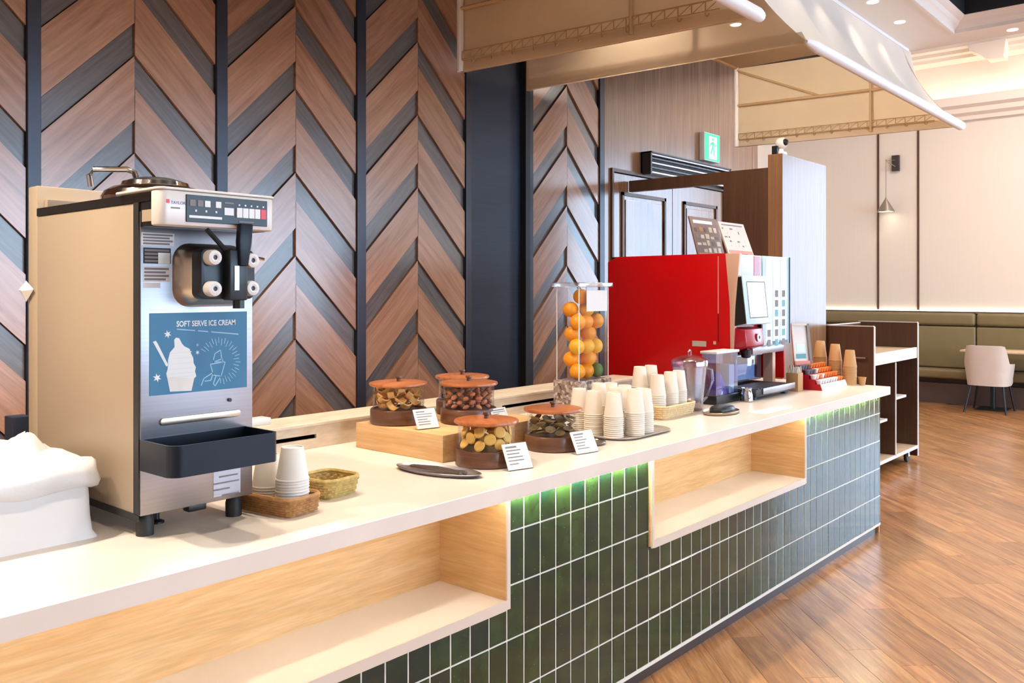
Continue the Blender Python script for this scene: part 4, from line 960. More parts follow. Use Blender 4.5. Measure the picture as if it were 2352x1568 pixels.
# ---- red coffee machine
cm = thing('coffee_machine', 'large red coffee vending machine with touch screen on the counter', 'coffee machine', (4.8, 2.6, T))
cx0, cx1 = 4.456, 5.15
MB().box(4.472, 5.14, 2.30, 3.03, T + .25, 1.692).box(4.472, 5.14, 2.45, 3.03, T + .02, T + .25).build('machine_body', M['plastick'], cm, bevel=.003)
sp = MB().prism([(2.232, .965), (3.045, .965), (3.05, 1.0), (3.05, 1.672), (2.98, 1.703), (2.26, 1.706), (2.235, 1.42), (2.229, 1.19)], 4.456, 4.472, 'x').build('side_panel', M['red_gloss'], cm, bevel=.002)
MB().box(4.4545, 4.456, 2.304, 2.309, 1.37, 1.69).build('panel_seam', M['peach'], sp, smooth=False)
MB().box(4.4545, 4.456, 2.304, 2.309, 1.21, 1.37).build('panel_seam', M['plastick'], sp, smooth=False)
p = PX(1590, 782, 4.455); q = PX(1622, 796, 4.455); MB().box(4.4545, 4.456, q.y, p.y, q.z, p.z).build('rating_plate', M['alu'], sp, smooth=False)
p = PX(1640, 784, 4.455); MB().box(4.4535, 4.456, p.y - .012, p.y + .004, p.z - .016, p.z + .002).build('latch', M['peach'], sp, smooth=False)
MB().prism([(2.262, 1.703), (2.176, 1.703), (2.202, 1.42), (2.214, 1.17), (2.232, 1.17), (2.236, 1.42)], 4.452, 4.480, 'x').build('front_trim', M['peach'], cm, bevel=.002)
MB().box(4.47, 5.14, 2.26, 3.03, 1.692, 1.703).build('top_panel', M['plastick'], cm, smooth=False)
MB().box(5.13, 5.146, 2.22, 3.05, .965, 1.70).build('side_panel', M['red_gloss'], cm, bevel=.002)
fp = MB().box(4.482, 5.13, 2.205, 2.30, 1.57, 1.700).build('upper_fascia', M['plasticw'], cm, bevel=.004)
p = PY(1733, 600, 2.2); q = PY(1746, 600, 2.2); MB().box(p.x, q.x, 2.203, 2.206, 1.575, 1.695).build('fascia_stripe', M['red_dark'], fp, smooth=False)
MB().box(4.482, 4.78, 2.225, 2.30, 1.15, 1.57).build('lower_fascia', M['red_dark'], cm, smooth=False)
sc_ = MB().prism([(2.165, 1.306), (2.135, 1.312), (2.165, 1.582), (2.20, 1.582), (2.222, 1.30)], 4.460, 4.765, 'x').build('screen_housing', M['label_glow'], cm, bevel=.006)
MB().prism([(2.222, 1.30), (2.205, 1.57), (2.17, 1.575), (2.14, 1.318)], 4.4555, 4.461, 'x').build('screen_side', M['plastick'], sc_, smooth=False)
def scr(x0, x1, z0, z1, m, d, nm):
    f_ = lambda z: 2.135 + (z - 1.312) / .27 * .030 - d
    MB().quad((x0, f_(z0), z0), (x1, f_(z0), z0), (x1, f_(z1), z1), (x0, f_(z1), z1)).build(nm, m, sc_, smooth=False)
scr(4.500, 4.735, 1.345, 1.550, M['ink'], .001, 'screen_bezel'); scr(4.508, 4.722, 1.352, 1.543, M['screen'], .0018, 'screen')
sb = MB().prism([(2.14, 1.19), (2.225, 1.16), (2.225, 1.295), (2.15, 1.285)], 4.462, 4.69, 'x').build('spout_block', M['red_dark'], cm, bevel=.006)
MB().lathe([(1e-4, .004), (.024, .004), (.024, 0)], 20, (4.615, 2.141, 1.237), 'y').build('emblem', M['poster_white'], sb)
MB().lathe([(1e-4, .002), (.009, .002), (.009, 0)], 14, (4.617, 2.137, 1.237), 'y').build('emblem_mark', M['plastick'], sb)
MB().lathe([(.03, 1.165), (.026, 1.125), (.018, 1.12)], 16, (4.58, 2.20, 0), close=True).build('spout', M['plastick'], cm)
lp = MB().box(4.79, 5.165, 2.196, 2.206, 1.178, 1.700).build('label_panel', M['label_glow'], cm, bevel=.002)
MB().box(5.158, 5.168, 2.19, 2.21, 1.178, 1.70).build('panel_edge', M['bar'], lp, smooth=False)
for ci, x in enumerate((4.86, 4.965, 5.065)):
    MB().box(x - .035, x + .045, 2.1945, 2.196, 1.19, 1.69).build('label_strip', M['poster_white'], lp, smooth=False)
    for r_ in range(6):
        if ci == 0 and r_ < 4: continue
        z = 1.500 - r_ * .058
        MB().box(x - .012, x + .030, 2.1935, 2.1946, z - .040, z).build('product_label', M['ink'] if (ci + r_) % 3 else M['teal'], lp, smooth=False)
for k in range(4): MB().box(4.84 + k * .085, 4.88 + k * .085, 2.194, 2.197, 1.181, 1.20).build('product_label', M['plastick'], lp, smooth=False)
MB().box(4.70, 5.13, 2.215, 2.30, 1.13, 1.175).build('lower_rail', M['steel'], cm, bevel=.002)
mk = MB().box(4.60, 4.93, 2.27, 2.42, T + .075, 1.118).build('milk_box', M['bluebin'], cm, bevel=.004)
MB().box(4.63, 4.90, 2.30, 2.40, T + .08, T + .17).build('milk_fill', M['label_glow'], mk, smooth=False)
MB().box(4.595, 4.935, 2.265, 2.425, 1.118, 1.128).build('milk_lid', M['plasticw'], mk, bevel=.002)
MB().box(5.02, 5.06, 2.24, 2.30, T + .02, 1.13).build('support_post', M['peach'], cm, smooth=False)
dt = MB().box(4.475, 4.97, 2.09, 2.45, T + .018, T + .058).build('drip_tray', M['plastick'], cm, bevel=.003)
MB().box(4.55, 4.98, 2.082, 2.090, T + .028, T + .062).build('tray_rail', M['steel'], dt, bevel=.002)
for k in range(11): MB().box(4.52 + k * .04, 4.534 + k * .04, 2.10, 2.26, T + .058, T + .061).build('grate_bar', M['steel'], dt, smooth=False)
for x, y in ((4.52, 2.13), (4.93, 2.13), (4.52, 2.95), (5.08, 2.95)): MB().lathe([(.022, T), (.018, T + .024)], 14, (x, y, 0), close=True).build('foot', M['rubber'], cm)
# things around it
sj = thing('milk_jug', 'small steel milk jug beside the coffee machine drip tray', 'jug', (4.41, 2.115, T))
MB().lathe([(1e-4, T), (.030, T), (.034, T + .006), (.032, T + .04), (.026, T + .062), (.029, T + .075), (.027, T + .075), (.024, T + .062), (.029, T + .04), (1e-4, T + .006)], 24, (4.41, 2.115, 0)).build('jug_body', M['chrome'], sj)
MB().tube([(4.392, 2.092, T + .064), (4.376, 2.076, T + .058), (4.376, 2.076, T + .03), (4.389, 2.09, T + .02)], .003, 6).build('jug_handle', M['chrome'], sj)
bn = thing('clear_bin', 'clear blue-tinted bin with a purple pack left of the coffee machine', 'bin', (4.295, 2.21, T))
MB().box(4.165, 4.428, 2.165, 2.262, T, T + .045).build('bin_base', M['plastick'], bn, bevel=.003)
g_ = MB()
for q in (((4.172, 2.172), (4.42, 2.172)), ((4.42, 2.172), (4.42, 2.255)), ((4.42, 2.255), (4.172, 2.255)), ((4.172, 2.255), (4.172, 2.172))):
    (a0, b0), (a1, b1) = q; g_.quad((a0, b0, T + .045), (a1, b1, T + .045), (a1, b1, 1.165), (a0, b0, 1.165))
g_.build('bin_wall', M['bluebin'], bn, smooth=False)
MB().box(4.165, 4.428, 2.165, 2.262, 1.165, 1.178).build('bin_lid', M['plasticw'], bn, bevel=.002)
single(MB().prism([(4.20, T + .046), (4.33, T + .046), (4.30, T + .10), (4.245, T + .17)], 2.185, 2.24, 'y'), 'purple_pack', M['purple'], 'purple pack standing inside the clear bin', 'pack', bevel=.004)
single(MB().box(4.345, 4.405, 2.185, 2.24, T + .046, T + .20), 'pale_pack', M['paper'], 'pale paper pack standing inside the clear bin', 'pack', bevel=.003)
# menu boards on top of the machine
def board(name, label, x0, x1, y, z, h, lean, m):
    b_ = thing(name, label, 'sign', ((x0 + x1) / 2, y, z)); s_, co = math.sin(lean), math.cos(lean); w_ = (x1 - x0) / 2
    fr = lambda u, v, d=0: (u, v * s_ - d * co, v * co + d * s_)
    def slab(nm, mm, u0, u1, v0, v1, d0, d1, par):
        return MB().add([fr(u0, v0, d0), fr(u1, v0, d0), fr(u1, v1, d0), fr(u0, v1, d0), fr(u0, v0, d1), fr(u1, v0, d1), fr(u1, v1, d1), fr(u0, v1, d1)],
                 [(0, 3, 2, 1), (4, 5, 6, 7), (0, 1, 5, 4), (1, 2, 6, 5), (2, 3, 7, 6), (3, 0, 4, 7)]).build(nm, mm, par, smooth=False, local=True)
    bo = slab('board', m, -w_, w_, 0, h, -.008, 0, b_)
    MB().box(-w_ * .5, w_ * .5, .0, h * s_ + .06, 0, .005).build('easel_foot', M['plastick'], b_, smooth=False, local=True)
    return b_, bo, slab, w_
b_, bo, sl_, w_ = board('brown_menu_board', 'brown menu board with pictures leaning on top of the red coffee machine', 4.50, 4.83, 2.455, 1.703, .235, R(15), M['menu_brown'])
sl_('print', M['paper'], -w_ * .8, w_ * .6, .195, .215, 0, .001, bo)
rr = random.Random(5)
for r_ in range(4):
    for c_ in range(5):
        u = -w_ * .85 + c_ * w_ * .36; v = .145 - r_ * .042
        sl_('print', M[rr.choice(['paper', 'menu_pale', 'alu', 'ink', 'walnut_d', 'kraft'])], u, u + w_ * rr.uniform(.15, .28), v, v + rr.uniform(.015, .034), 0, .001, bo)
sl_('print', M['salmon'], -w_ * .9, w_ * .3, .004, .016, 0, .001, bo)
b_, bo, sl_, w_ = board('pale_menu_board', 'pale printed menu board leaning on top of the red coffee machine', 4.515, 4.835, 2.272, 1.703, .200, R(20), M['menu_pale'])
for r_ in range(5):
    for c_ in range(6):
        if rr.random() < .25: continue
        u = -w_ * .85 + c_ * w_ * .29; v = .155 - r_ * .026
        sl_('print', M[rr.choice(['ink', 'alu', 'ink', 'paper'])], u, u + w_ * rr.uniform(.06, .2), v, v + rr.uniform(.004, .018), 0, .001, bo)
sl_('print', M['salmon'], -w_ * .9, w_ * .95, .006, .026, 0, .001, bo)
sl_('print', M['ink'], -w_ * .8, w_ * .8, .180, .186, 0, .001, bo)
# framed sign
fs_ = thing('framed_sign', 'small framed notice standing behind the creamer rack', 'sign', (5.36, 2.205, T), None, R(-30))
MB().box(-.06, .06, -.035, .05, 0, .128).build('block_stand', M['walnut_d'], fs_, local=True, bevel=.002)
def frs(nm, m, u0, u1, v0, v1, d0, d1):
    le = R(8); s_, co = math.sin(le), math.cos(le); fr = lambda u, v, d: (u, -.02 + v * s_ - d * co, .129 + v * co + d * s_)
    MB().add([fr(u0, v0, d0), fr(u1, v0, d0), fr(u1, v1, d0), fr(u0, v1, d0), fr(u0, v0, d1), fr(u1, v0, d1), fr(u1, v1, d1), fr(u0, v1, d1)], [(0, 3, 2, 1), (4, 5, 6, 7), (0, 1, 5, 4), (1, 2, 6, 5), (2, 3, 7, 6), (3, 0, 4, 7)]).build(nm, m, fs_, smooth=False, local=True)
frs('backing', M['paper'], -.065, .065, 0, .262, -.006, 0)
frs('frame_side', M['ink'], .048, .066, 0, .262, 0, .012); frs('frame_side', M['menu_pale'], -.068, -.060, 0, .262, 0, .012)
frs('frame_top', M['menu_pale'], -.068, .068, .252, .266, 0, .012); frs('frame_bottom', M['salmon'], -.068, .068, 0, .030, 0, .012)
frs('print', M['teal'], -.045, .03, .045, .075, 0, .001); frs('print', M['label_glow'], -.035, .025, .085, .135, 0, .001)
# stirrer holder
sh = thing('stirrer_holder', 'small kraft box of stirrers right of the coffee machine', 'holder', (5.078, 2.128, T))
MB().box(5.04, 5.115, 2.09, 2.165, T, T + .108).build('holder_box', M['partition'] if False else M['kraft'], sh, bevel=.002)
for i in range(14):
    x, y = 5.047 + (i % 5) * .0152, 2.100 + (i // 5) * .026
    single(MB().tube([(x, y, T + .1085), (x + random.uniform(-.006, .006), y + random.uniform(-.006, .006), T + .145 + random.uniform(-.006, .01))], .0042, 6), 'wooden_stirrer', M['menu_pale'], 'wooden stirrer standing in the small kraft box', 'stirrer', 'stirrers in the kraft box')
# creamer rack with portion cups
ck_ = thing('creamer_rack', 'sloping rack of coffee creamers near the end of the counter', 'rack', (5.37, 2.07, T))
rk = MB()
rk.prism([(1.998, T), (2.150, T), (2.150, T + .118), (2.118, T + .118), (2.118, T + .092), (2.080, T + .092), (2.080, T + .064), (2.040, T + .064), (2.040, T + .036), (2.012, T + .036)], 5.175, 5.565, 'x').build('rack_body', M['red_dark'], ck_, smooth=False)
MB().prism([(1.988, T), (1.996, T), (2.008, T + .038), (2.002, T + .038)], 5.170, 5.570, 'x').build('front_board', M['plasticw'], ck_, smooth=False)
pcup = {k: MB().lathe([(1e-4, 0), (.0135, 0), (.0185, .022), (.0205, .0225), (.0205, .0245), (1e-4, .0255)], 14).mesh('creamer_pot', M[k]) for k in ('sachet_o', 'sachet_w', 'sachet_d')}
for r_, (y, z) in enumerate(((2.026, T + .0365), (2.060, T + .0645), (2.099, T + .0925), (2.134, T + .1185))):
    for c_ in range(9):
        x = 5.198 + c_ * .0425
        k = 'sachet_w' if r_ == 0 and c_ < 7 else ('sachet_d' if c_ < 3 and r_ in (2, 3) else ('sachet_w' if c_ < 4 and (c_ + r_) % 3 else 'sachet_o'))
        if r_ == 2 and c_ == 3: k = 'sachet_w'
        nm = {'sachet_o': 'orange', 'sachet_w': 'white', 'sachet_d': 'dark'}[k]
        o = link('creamer_pot', pcup[k], (x, y, z), None, (R(random.uniform(-8, 8)) * 0, 0, 0))
        tag(o, '%s creamer pot, %s from the left in the %s row of the rack' % (nm, ORD[c_], ('lowest', 'second', 'third', 'top')[r_]), 'creamer', '%s creamers in the %s row' % (nm, ('lowest', 'second', 'third', 'top')[r_]))
for x, y, n_, wh in ((5.615, 1.990, 15, 'nearest'), (5.620, 2.085, 19, 'middle'), (5.620, 2.182, 21, 'rearmost')):
    stack(KM, x, y, T, n_, .0084, 'kraft_cup', 'brown kraft cup in the %s stack at the counter end' % wh, 'kraft cups at the counter end')
o = link('kraft_cup', KM, (5.650, 1.925, T + .052), None, (R(180), 0, 0), (.6, .6, .5)); tag(o, 'single short kraft cup standing by itself at the counter corner', 'cup')

# ================================================================ BEYOND THE COUNTER
wp = thing('wood_partition', 'tall brown veneer partition with a header beam beyond the counter', 'partition', (6.5, 2.9, 0))
MB().box(6.126, 6.965, 2.657, 2.77, 0, 2.50).build('main_panel', M['partition'], wp, bevel=.002, smooth=False)
MB().box(6.130, 6.18, 2.77, 3.13, 0, 2.406).build('return_panel', M['walnut_d'], wp, smooth=False)
MB().box(6.130, 6.18, 3.13, 3.985, 2.315, 2.406).build('header_beam', M['walnut_d'], wp, smooth=False)
sc = thing('security_camera', 'small white security camera with a black eye on top of the partition', 'camera', (6.19, 2.70, 2.5))
MB().box(6.155, 6.245, 2.672, 2.74, 2.50, 2.525).build('camera_base', M['plasticw'], sc, bevel=.005)
MB().lathe([(.020, 2.525), (.018, 2.545)], 14, (6.195, 2.70, 0), close=True).build('camera_neck', M['plasticw'], sc)
MB().sphere((6.195, 2.695, 2.585), .045, 20, 12).build('camera_ball', M['plasticw'], sc)
MB().sphere((6.185, 2.664, 2.588), .026, 16, 10).build('camera_eye', M['plastick'], sc)
MB().box(6.128, 6.15, 2.70, 2.74, 2.50, 2.56).build('cable_box', M['plastick'], sc, smooth=False)
# cart
kt = thing('service_cart', 'dark brown service cart with white edges on casters beyond the counter end', 'cart', (7.62, 2.56, 0))
def panel(nm, m, *b): return MB().box(*b).build(nm, m, kt, smooth=False)
panel('side_panel', M['walnut_d'], 7.04, 7.065, 2.311, 2.82, .11, 1.213); panel('side_panel', M['walnut_d'], 8.180, 8.205, 2.311, 2.82, .04, 1.213)
panel('divider', M['walnut_d'], 7.565, 7.585, 2.311, 2.80, .13, .90); panel('back_panel', M['walnut_d'], 7.065, 8.18, 2.80, 2.82, .11, 1.20)
for a, b in ((7.04, 7.065), (8.180, 8.205)): panel('edge_strip', M['cartw'], a - .001, b + .001, 2.305, 2.311, .04 if a > 8 else .11, 1.214)
panel('edge_strip', M['cartw'], 7.565, 7.585, 2.305, 2.311, .13, .90); panel('edge_strip', M['cartw'], 7.04, 7.066, 2.311, 2.82, 1.213, 1.220); panel('edge_strip', M['cartw'], 8.179, 8.206, 2.311, 2.82, 1.213, 1.220); panel('edge_strip', M['cartw'], 7.066, 8.179, 2.80, 2.821, 1.20, 1.208)
panel('drawer_front', M['label_glow'] if False else M['cartw'], 7.066, 8.179, 2.313, 2.331, .905, .998); panel('worktop', M['table'], 7.065, 8.18, 2.331, 2.80, .975, .992)
panel('bottom_board', M['table'], 7.065, 8.18, 2.313, 2.80, .11, .135); panel('edge_strip', M['cartw'], 7.065, 8.18, 2.305, 2.313, .108, .136)
panel('shelf', M['cartw'], 7.585, 7.90, 2.32, 2.78, .585, .605); panel('shelf', M['cartw'], 7.065, 7.40, 2.32, 2.78, .435, .455)
for x in (7.2, 8.05):
    for y in (2.36, 2.74):
        cs_ = MB().lathe([(.046, -.013), (.05, -.006), (.05, .006), (.046, .013)], 18, (x, y, .05), 'y', close=True).build('caster', M['rubber'], kt)
        MB().box(x - .022, x + .022, y - .02, y - .016, .05, .11).box(x - .022, x + .022, y + .016, y + .02, .05, .11).box(x - .022, x + .022, y - .02, y + .02, .104, .11).build('caster_fork', M['chrome'], cs_, smooth=False)
p = PX(1990, 822, 7.03); MB().tube([(7.038, p.y + .09, p.z), (7.015, p.y + .09, p.z), (7.012, p.y, p.z), (7.038, p.y, p.z)], .008, 8).build('side_handle', M['chrome'], kt)
single(MB().box(7.072, 7.15, 2.34, 2.50, .9925, 1.075), 'white_caddy', M['plasticw'], 'small white box on the worktop of the service cart', 'box', bevel=.004)
# banquette along the far wall
bq = thing('banquette', 'long olive leather banquette along the cream far wall', 'banquette', (12.6, 3.2, 0))
B0, B1 = 1.02, 5.5; sx = [B0, 2.86, 4.95, B1]
MB().box(12.62, 12.88, B0, B1, 0, .40).build('base_box', M['olive_d'], bq, smooth=False)
MB().box(12.53, 12.62, B0, B1, 0, .27).build('base_panel', M['olive_d'], bq, smooth=False)
for a, b in zip(sx[:-1], sx[1:]):
    MB().box(12.44, 12.80, a + .006, b - .006, .40 if False else .335, .455).build('seat_cushion', M['olive'], bq, bevel=.03, seg=4)
    MB().box(12.70, 12.86, a + .004, b - .004, .46, 1.018).build('back_cushion', M['olive'], bq, bevel=.025, seg=4)
    MB().box(12.68, 12.86, a + .004, b - .004, 1.026, 1.20).build('top_roll', M['olive'], bq, bevel=.045, seg=5)
MB().box(12.72, 12.885, B0, B1, 1.20, 1.214).build('back_cap', M['olive_d'], bq, smooth=False)
MB().box(12.865, 12.88, B0, B1, 1.216, 1.226).build('light_strip', M['led_seat'], bq, smooth=False)
# chair
ch = thing('dining_chair', 'greige upholstered tub chair with black legs at the far table', 'chair', (12.0, 2.55, 0))
sh_ = MB(); rg = []; NS = 28
def shell(z, wy, dx0, dx1, top):
    pts = []
    for k in range(NS + 1):
        a_ = -math.pi * .5 - math.pi * .5 * 0 + math.pi * k / NS
        pts.append((a_, z))
    return pts
outer = []; inner = []
for zi in range(9):
    t = zi / 8; row_o = []; row_i = []
    for k in range(NS + 1):
        a_ = R(-105 + 210 * k / NS)             # 0 = the back of the chair (towards -X)
        arm = min(1, max(0, (abs(math.degrees(a_)) - 42) / 32)); arm = arm * arm * (3 - 2 * arm)
        zt = .825 * (1 - arm) + .595 * arm; z = .335 + (zt - .335) * t
        fl_ = .90 + .12 * t
        se = lambda v, p: math.copysign(abs(v) ** p, v)
        x = 12.03 - .245 * fl_ * se(math.cos(a_), .55) * (1 + .06 * t); y = 2.555 + .255 * fl_ * se(math.sin(a_), .6)
        row_o.append((x, y, z)); th = .045
        row_i.append((12.03 + (x - 12.03) * (1 - th / .25), 2.555 + (y - 2.555) * (1 - th / .25), z if zi else z))
    outer.append(row_o); inner.append(row_i)
vs = [p for r_ in outer for p in r_] + [p for r_ in inner for p in r_]; w1 = NS + 1; o2 = 9 * w1; fs = []
for i in range(8):
    for k in range(NS):
        fs.append((i * w1 + k, i * w1 + k + 1, (i + 1) * w1 + k + 1, (i + 1) * w1 + k)); fs.append((o2 + i * w1 + k, o2 + (i + 1) * w1 + k, o2 + (i + 1) * w1 + k + 1, o2 + i * w1 + k + 1))
    for k in (0, NS): fs.append((i * w1 + k, (i + 1) * w1 + k, o2 + (i + 1) * w1 + k, o2 + i * w1 + k))
for k in range(NS): fs.append((8 * w1 + k, 8 * w1 + k + 1, o2 + 8 * w1 + k + 1, o2 + 8 * w1 + k)); fs.append((k, o2 + k, o2 + k + 1, k + 1))
sh_.add(vs, fs).build('chair_shell', M['chair'], ch, ang=70)
MB().prism(rrect(11.84, 12.29, 2.335, 2.775, .08), .335, .46, 'z').build('seat', M['chair'], ch, bevel=.02, seg=3)
for x, y, x2, y2 in ((11.88, 2.38, 11.80, 2.33), (11.88, 2.73, 11.80, 2.79), (12.23, 2.38, 12.29, 2.33), (12.23, 2.73, 12.29, 2.79)): MB().tube([(x, y, .345), (x2, y2, 0)], [.016, .011], 10).build('leg', M['legs'], ch)
# table
tb = thing('dining_table', 'pale topped table with a black base in front of the banquette', 'table', (12.15, 2.3, 0))
MB().box(12.05, 12.56, 1.62, 2.90, .722, .748).build('table_top', M['table'], tb, bevel=.006)
for y in (1.85, 2.58):
    MB().lathe([(.03, .012), (.03, .722)], 14, (12.33, y, 0), close=True).build('column', M['legs'], tb)
    MB().box(12.12, 12.50, y - .17, y + .17, 0, .012).build('foot_plate', M['legs'], tb, bevel=.003)
# wall lamp
wl_ = thing('wall_lamp', 'small cone lamp hanging from a dark wall box on the far wall', 'wall lamp', (12.88, 3.92, 2.6))
MB().box(12.845, 12.899, 3.87, 3.97, 3.18, 3.40).build('wall_box', M['plinth'], wl_, bevel=.004)
MB().tube([(12.85, 3.92, 3.24), (12.73, 4.01, 3.32), (12.73, 4.01, 3.335)], .006, 8).tube([(12.85, 3.92, 3.33), (12.73, 4.01, 3.325)], .004, 8).build('arm', M['lamp_metal'], wl_)
MB().tube([(12.73, 4.01, 3.325), (12.73, 4.01, 2.79)], .004, 6).build('cord', M['lamp_metal'], wl_)
MB().lathe([(.010, 2.80), (.012, 2.785), (.112, 2.615), (.115, 2.60), (.109, 2.60), (.01, 2.78)], 28, (12.73, 4.01, 0)).build('shade', M['lamp_metal'], wl_)
MB().lathe([(1e-4, 2.606), (.106, 2.606)], 28, (12.73, 4.01, 0)).build('lamp_opening', M['lamp_glow'], wl_)
# exit sign and louvred air vent above the door
ex = thing('exit_sign', 'green lit emergency exit sign with a running figure above the double door', 'exit sign', (7.5, 3.97, 2.72))
e0, e1, f0, f1 = 7.353, 7.645, 2.722, 2.974
MB().box(e0 - .006, e1 + .006, 3.945, 3.999, f0 - .006, f1 + .006).build('sign_box', M['plasticw'], ex, bevel=.004)
MB().box(e0, e1, 3.942, 3.945, f0, f1).build('sign_face', M['exit_g'], ex, smooth=False); ef = ex.children[-1]
def xs_(pts, m, nm, l=.0012): MB().prism([(e0 + u * (e1 - e0), f0 + v * (f1 - f0)) for u, v in pts], 3.942 - l, 3.942, 'y').build(nm, m, ef, smooth=False)
xs_([(.28, .06), (.80, .06), (.80, .90), (.28, .90)], M['exit_w'], 'doorway')
def fig(pts): xs_(pts, M['exit_g'], 'running_figure', .002)
fig([(.52 + .055 * math.cos(k), .80 + .06 * math.sin(k)) for k in [i * .628 for i in range(10)]])
fig([(.46, .70), (.58, .72), (.56, .50), (.47, .48)]); fig([(.47, .70), (.33, .62), (.30, .50), (.35, .49), (.39, .58), (.48, .63)]); fig([(.57, .70), (.66, .60), (.76, .62), (.76, .57), (.65, .54), (.56, .62)])
fig([(.47, .52), (.54, .50), (.50, .36), (.38, .22), (.33, .26), (.42, .38)]); fig([(.52, .52), (.57, .50), (.66, .38), (.62, .18), (.56, .19), (.58, .36)])
av = thing('air_vent', 'black framed louvred air vent above the double door', 'vent', (7.0, 3.95, 2.47))
v0, v1, g0, g1 = 6.335, 7.80, 2.478, 2.672
MB().box(v0, v0 + .02, 3.90, 3.999, g0, g1).box(v1 - .02, v1, 3.90, 3.999, g0, g1).box(v0, v1, 3.90, 3.999, g1 - .012, g1).box(v0, v1, 3.985, 3.999, g0, g1).build('vent_frame', M['plastick'], av, smooth=False)
for i, z in enumerate((2.49, 2.53, 2.57, 2.61, 2.642)):
    MB().box(v0 + .02, v1 - .02, 3.905, 3.94, z, z + .016).build('louvre', M['bar'] if i % 2 else M['steel'], av, bevel=.003, smooth=False)

# ================================================================ CANOPIES AND LIGHTS
def canopy(label, xb0, xf0, xb1, xf1, show0, show1):
    zb, zt = 2.62, ZC; yf, yt, yb = 1.559, 1.943, 3.119
    cn = thing('fabric_canopy', label, 'canopy', ((xb0 + xb1) / 2, 2.1, zb))
    NP = 10
    def prof(t):                                   # front slope, sagging inwards
        s_ = .07 * math.sin(math.pi * t); return yf + (yt - yf) * t + s_ * .55, zb + (zt - zb) * t - s_ * .45
    nu = 24; m_ = MB(); vs = []; fs = []
    for i in range(NP + 1):
        t = i / NP; y, z = prof(t)
        x0 = xf0 + (xb0 - .02 - xf0) * t + .05 * math.sin(math.pi * t); x1 = xf1 + .18 * t - .15 * math.sin(math.pi * t)
        for k in range(nu + 1):
            u = k / nu; sc3 = abs(math.sin(math.pi * u * 4)) * .035 * math.sin(math.pi * min(1, t * 1.1))
            vs.append((x0 + (x1 - x0) * u, y + sc3 * .8, z - sc3 * .5))
    for i in range(NP):
        for k in range(nu): q = i * (nu + 1) + k; fs.append((q, q + 1, q + nu + 2, q + nu + 1))
    m_.add(vs, fs).build('front_fabric', M['fabric_front'], cn, ang=60)
    MB().tube([(xf0 - .01, yf, zb), (xf0 + .01, yf, zb), (xf0 + .10, yf, zb), (xf1 - .08, yf, zb), (xf1 - .03, yf, zb), (xf1 + .0, yf, zb), (xf1 + .012, yf, zb)], [.008, .016, .026, .030, .030, .024, .008], 14).build('front_tube', M['tube'], cn)
    MB().box(xb0 - .02, xf1 + .1, yt - .012, yt + .012, zt - .02, zt).build('top_batten', M['tube'], cn, smooth=False)
    def end(xb, xf, inner, fabricm):
        pl = [prof(i / 6) for i in range(7)]
        vs = []
        for y, z in pl: u = (yb - y) / (yb - yf); vs.append((xb + (xf - xb) * u, y, z))
        n_ = len(vs); vs = [(xb, yb, zb), ] + vs + [(xb, yb, zt)]
        sgn = inner
        off = [(p[0] + sgn * .003, p[1], p[2]) for p in vs]; k_ = len(vs)
        MB().add(vs + off, [tuple(range(k_)), tuple(range(2 * k_ - 1, k_ - 1, -1))] + [(i, (i + 1) % k_, (i + 1) % k_ + k_, i + k_) for i in range(k_)]).build('end_fabric', fabricm, cn, smooth=False)
        ix = lambda y, d=.0: xb + (xf - xb) * (yb - y) / (yb - yf) + sgn * d
        # hem pocket
        MB().add([(ix(yb, -.004), yb, zb), (ix(yf, -.004), yf, zb), (ix(yf, .012), yf + .03, zb + .055), (ix(yb, .012), yb, zb + .055), (ix(yb, .022), yb, zb), (ix(yf, .022), yf, zb)],
                 [(0, 1, 2, 3), (3, 2, 5, 4), (0, 4, 5, 1), (0, 3, 4), (1, 5, 2)]).build('hem', fabricm, cn, smooth=False)
        MB().tube([(ix(yb, .022), yb, zb), (ix(yb, .022), yb, zt)], .018, 10).build('back_pole', M['tube'] if inner < 0 else M['frame_tan'], cn)
        tr_ = MB(); z0, z1 = zb + .055, zb + .098; ya, ye = yb - .02, yf + .16
        for z in (z0, z1): tr_.tube([(ix(ya, .03), ya, z), (ix(ye, .03), ye, z)], .0035, 6)
        nz = 22
        for i in range(nz):
            q0 = ya + (ye - ya) * i / nz; q1 = ya + (ye - ya) * (i + 1) / nz
            tr_.tube([(ix(q0, .03), q0, z1), (ix(q0, .03), q0, z0 - (.018 if i % 2 else 0))], .0028, 5); tr_.tube([(ix(q0, .03), q0, z0), (ix(q1, .03), q1, z1)], .002, 5)
            if i % 2: tr_.tube([(ix(q0, .03), q0, z0 - .018), (ix(q0, .036), q0 - .012, z0 - .024), (ix(q0, .03), q0 - .018, z0 - .012)], .003, 5)
        tr_.build('wire_truss', M['wire'], cn)
        ym = yf + (yb - yf) * .37
        MB().tube([(ix(ym, .026), ym, zb + .02), (ix(ym, .026), ym, zt)], .010, 8).build('upright_bar', M['frame_tan'], cn)
        zc = zb + .32
        MB().tube([(ix(yb, .026), yb, zc), (ix(yt + .05, .026), yt + .05, zc)], .011, 8).build('cross_bar', M['frame_tan'], cn)
        MB().tube([(ix(yb, .03), yb, zt - .02), (ix(ym + .35, .03), ym + .35, zc)], .008, 8).build('brace', M['frame_tan'], cn)
    if show0: end(xb0, xf0, +1, M['sheer'])
    if show1: end(xb1, xf1, -1, M['fabric'])
    MB().box(xb0, xb1, yt, yb, zt, zt + .004).build('added_roof_fabric', M['fabric'], cn, smooth=False)  # fabric roof added to keep the canopy interior bright
    MB().tube([(xb0, yb, zt), (xb1, yb, zt)], .014, 8).build('ridge_bar', M['frame_tan'], cn)
    return cn
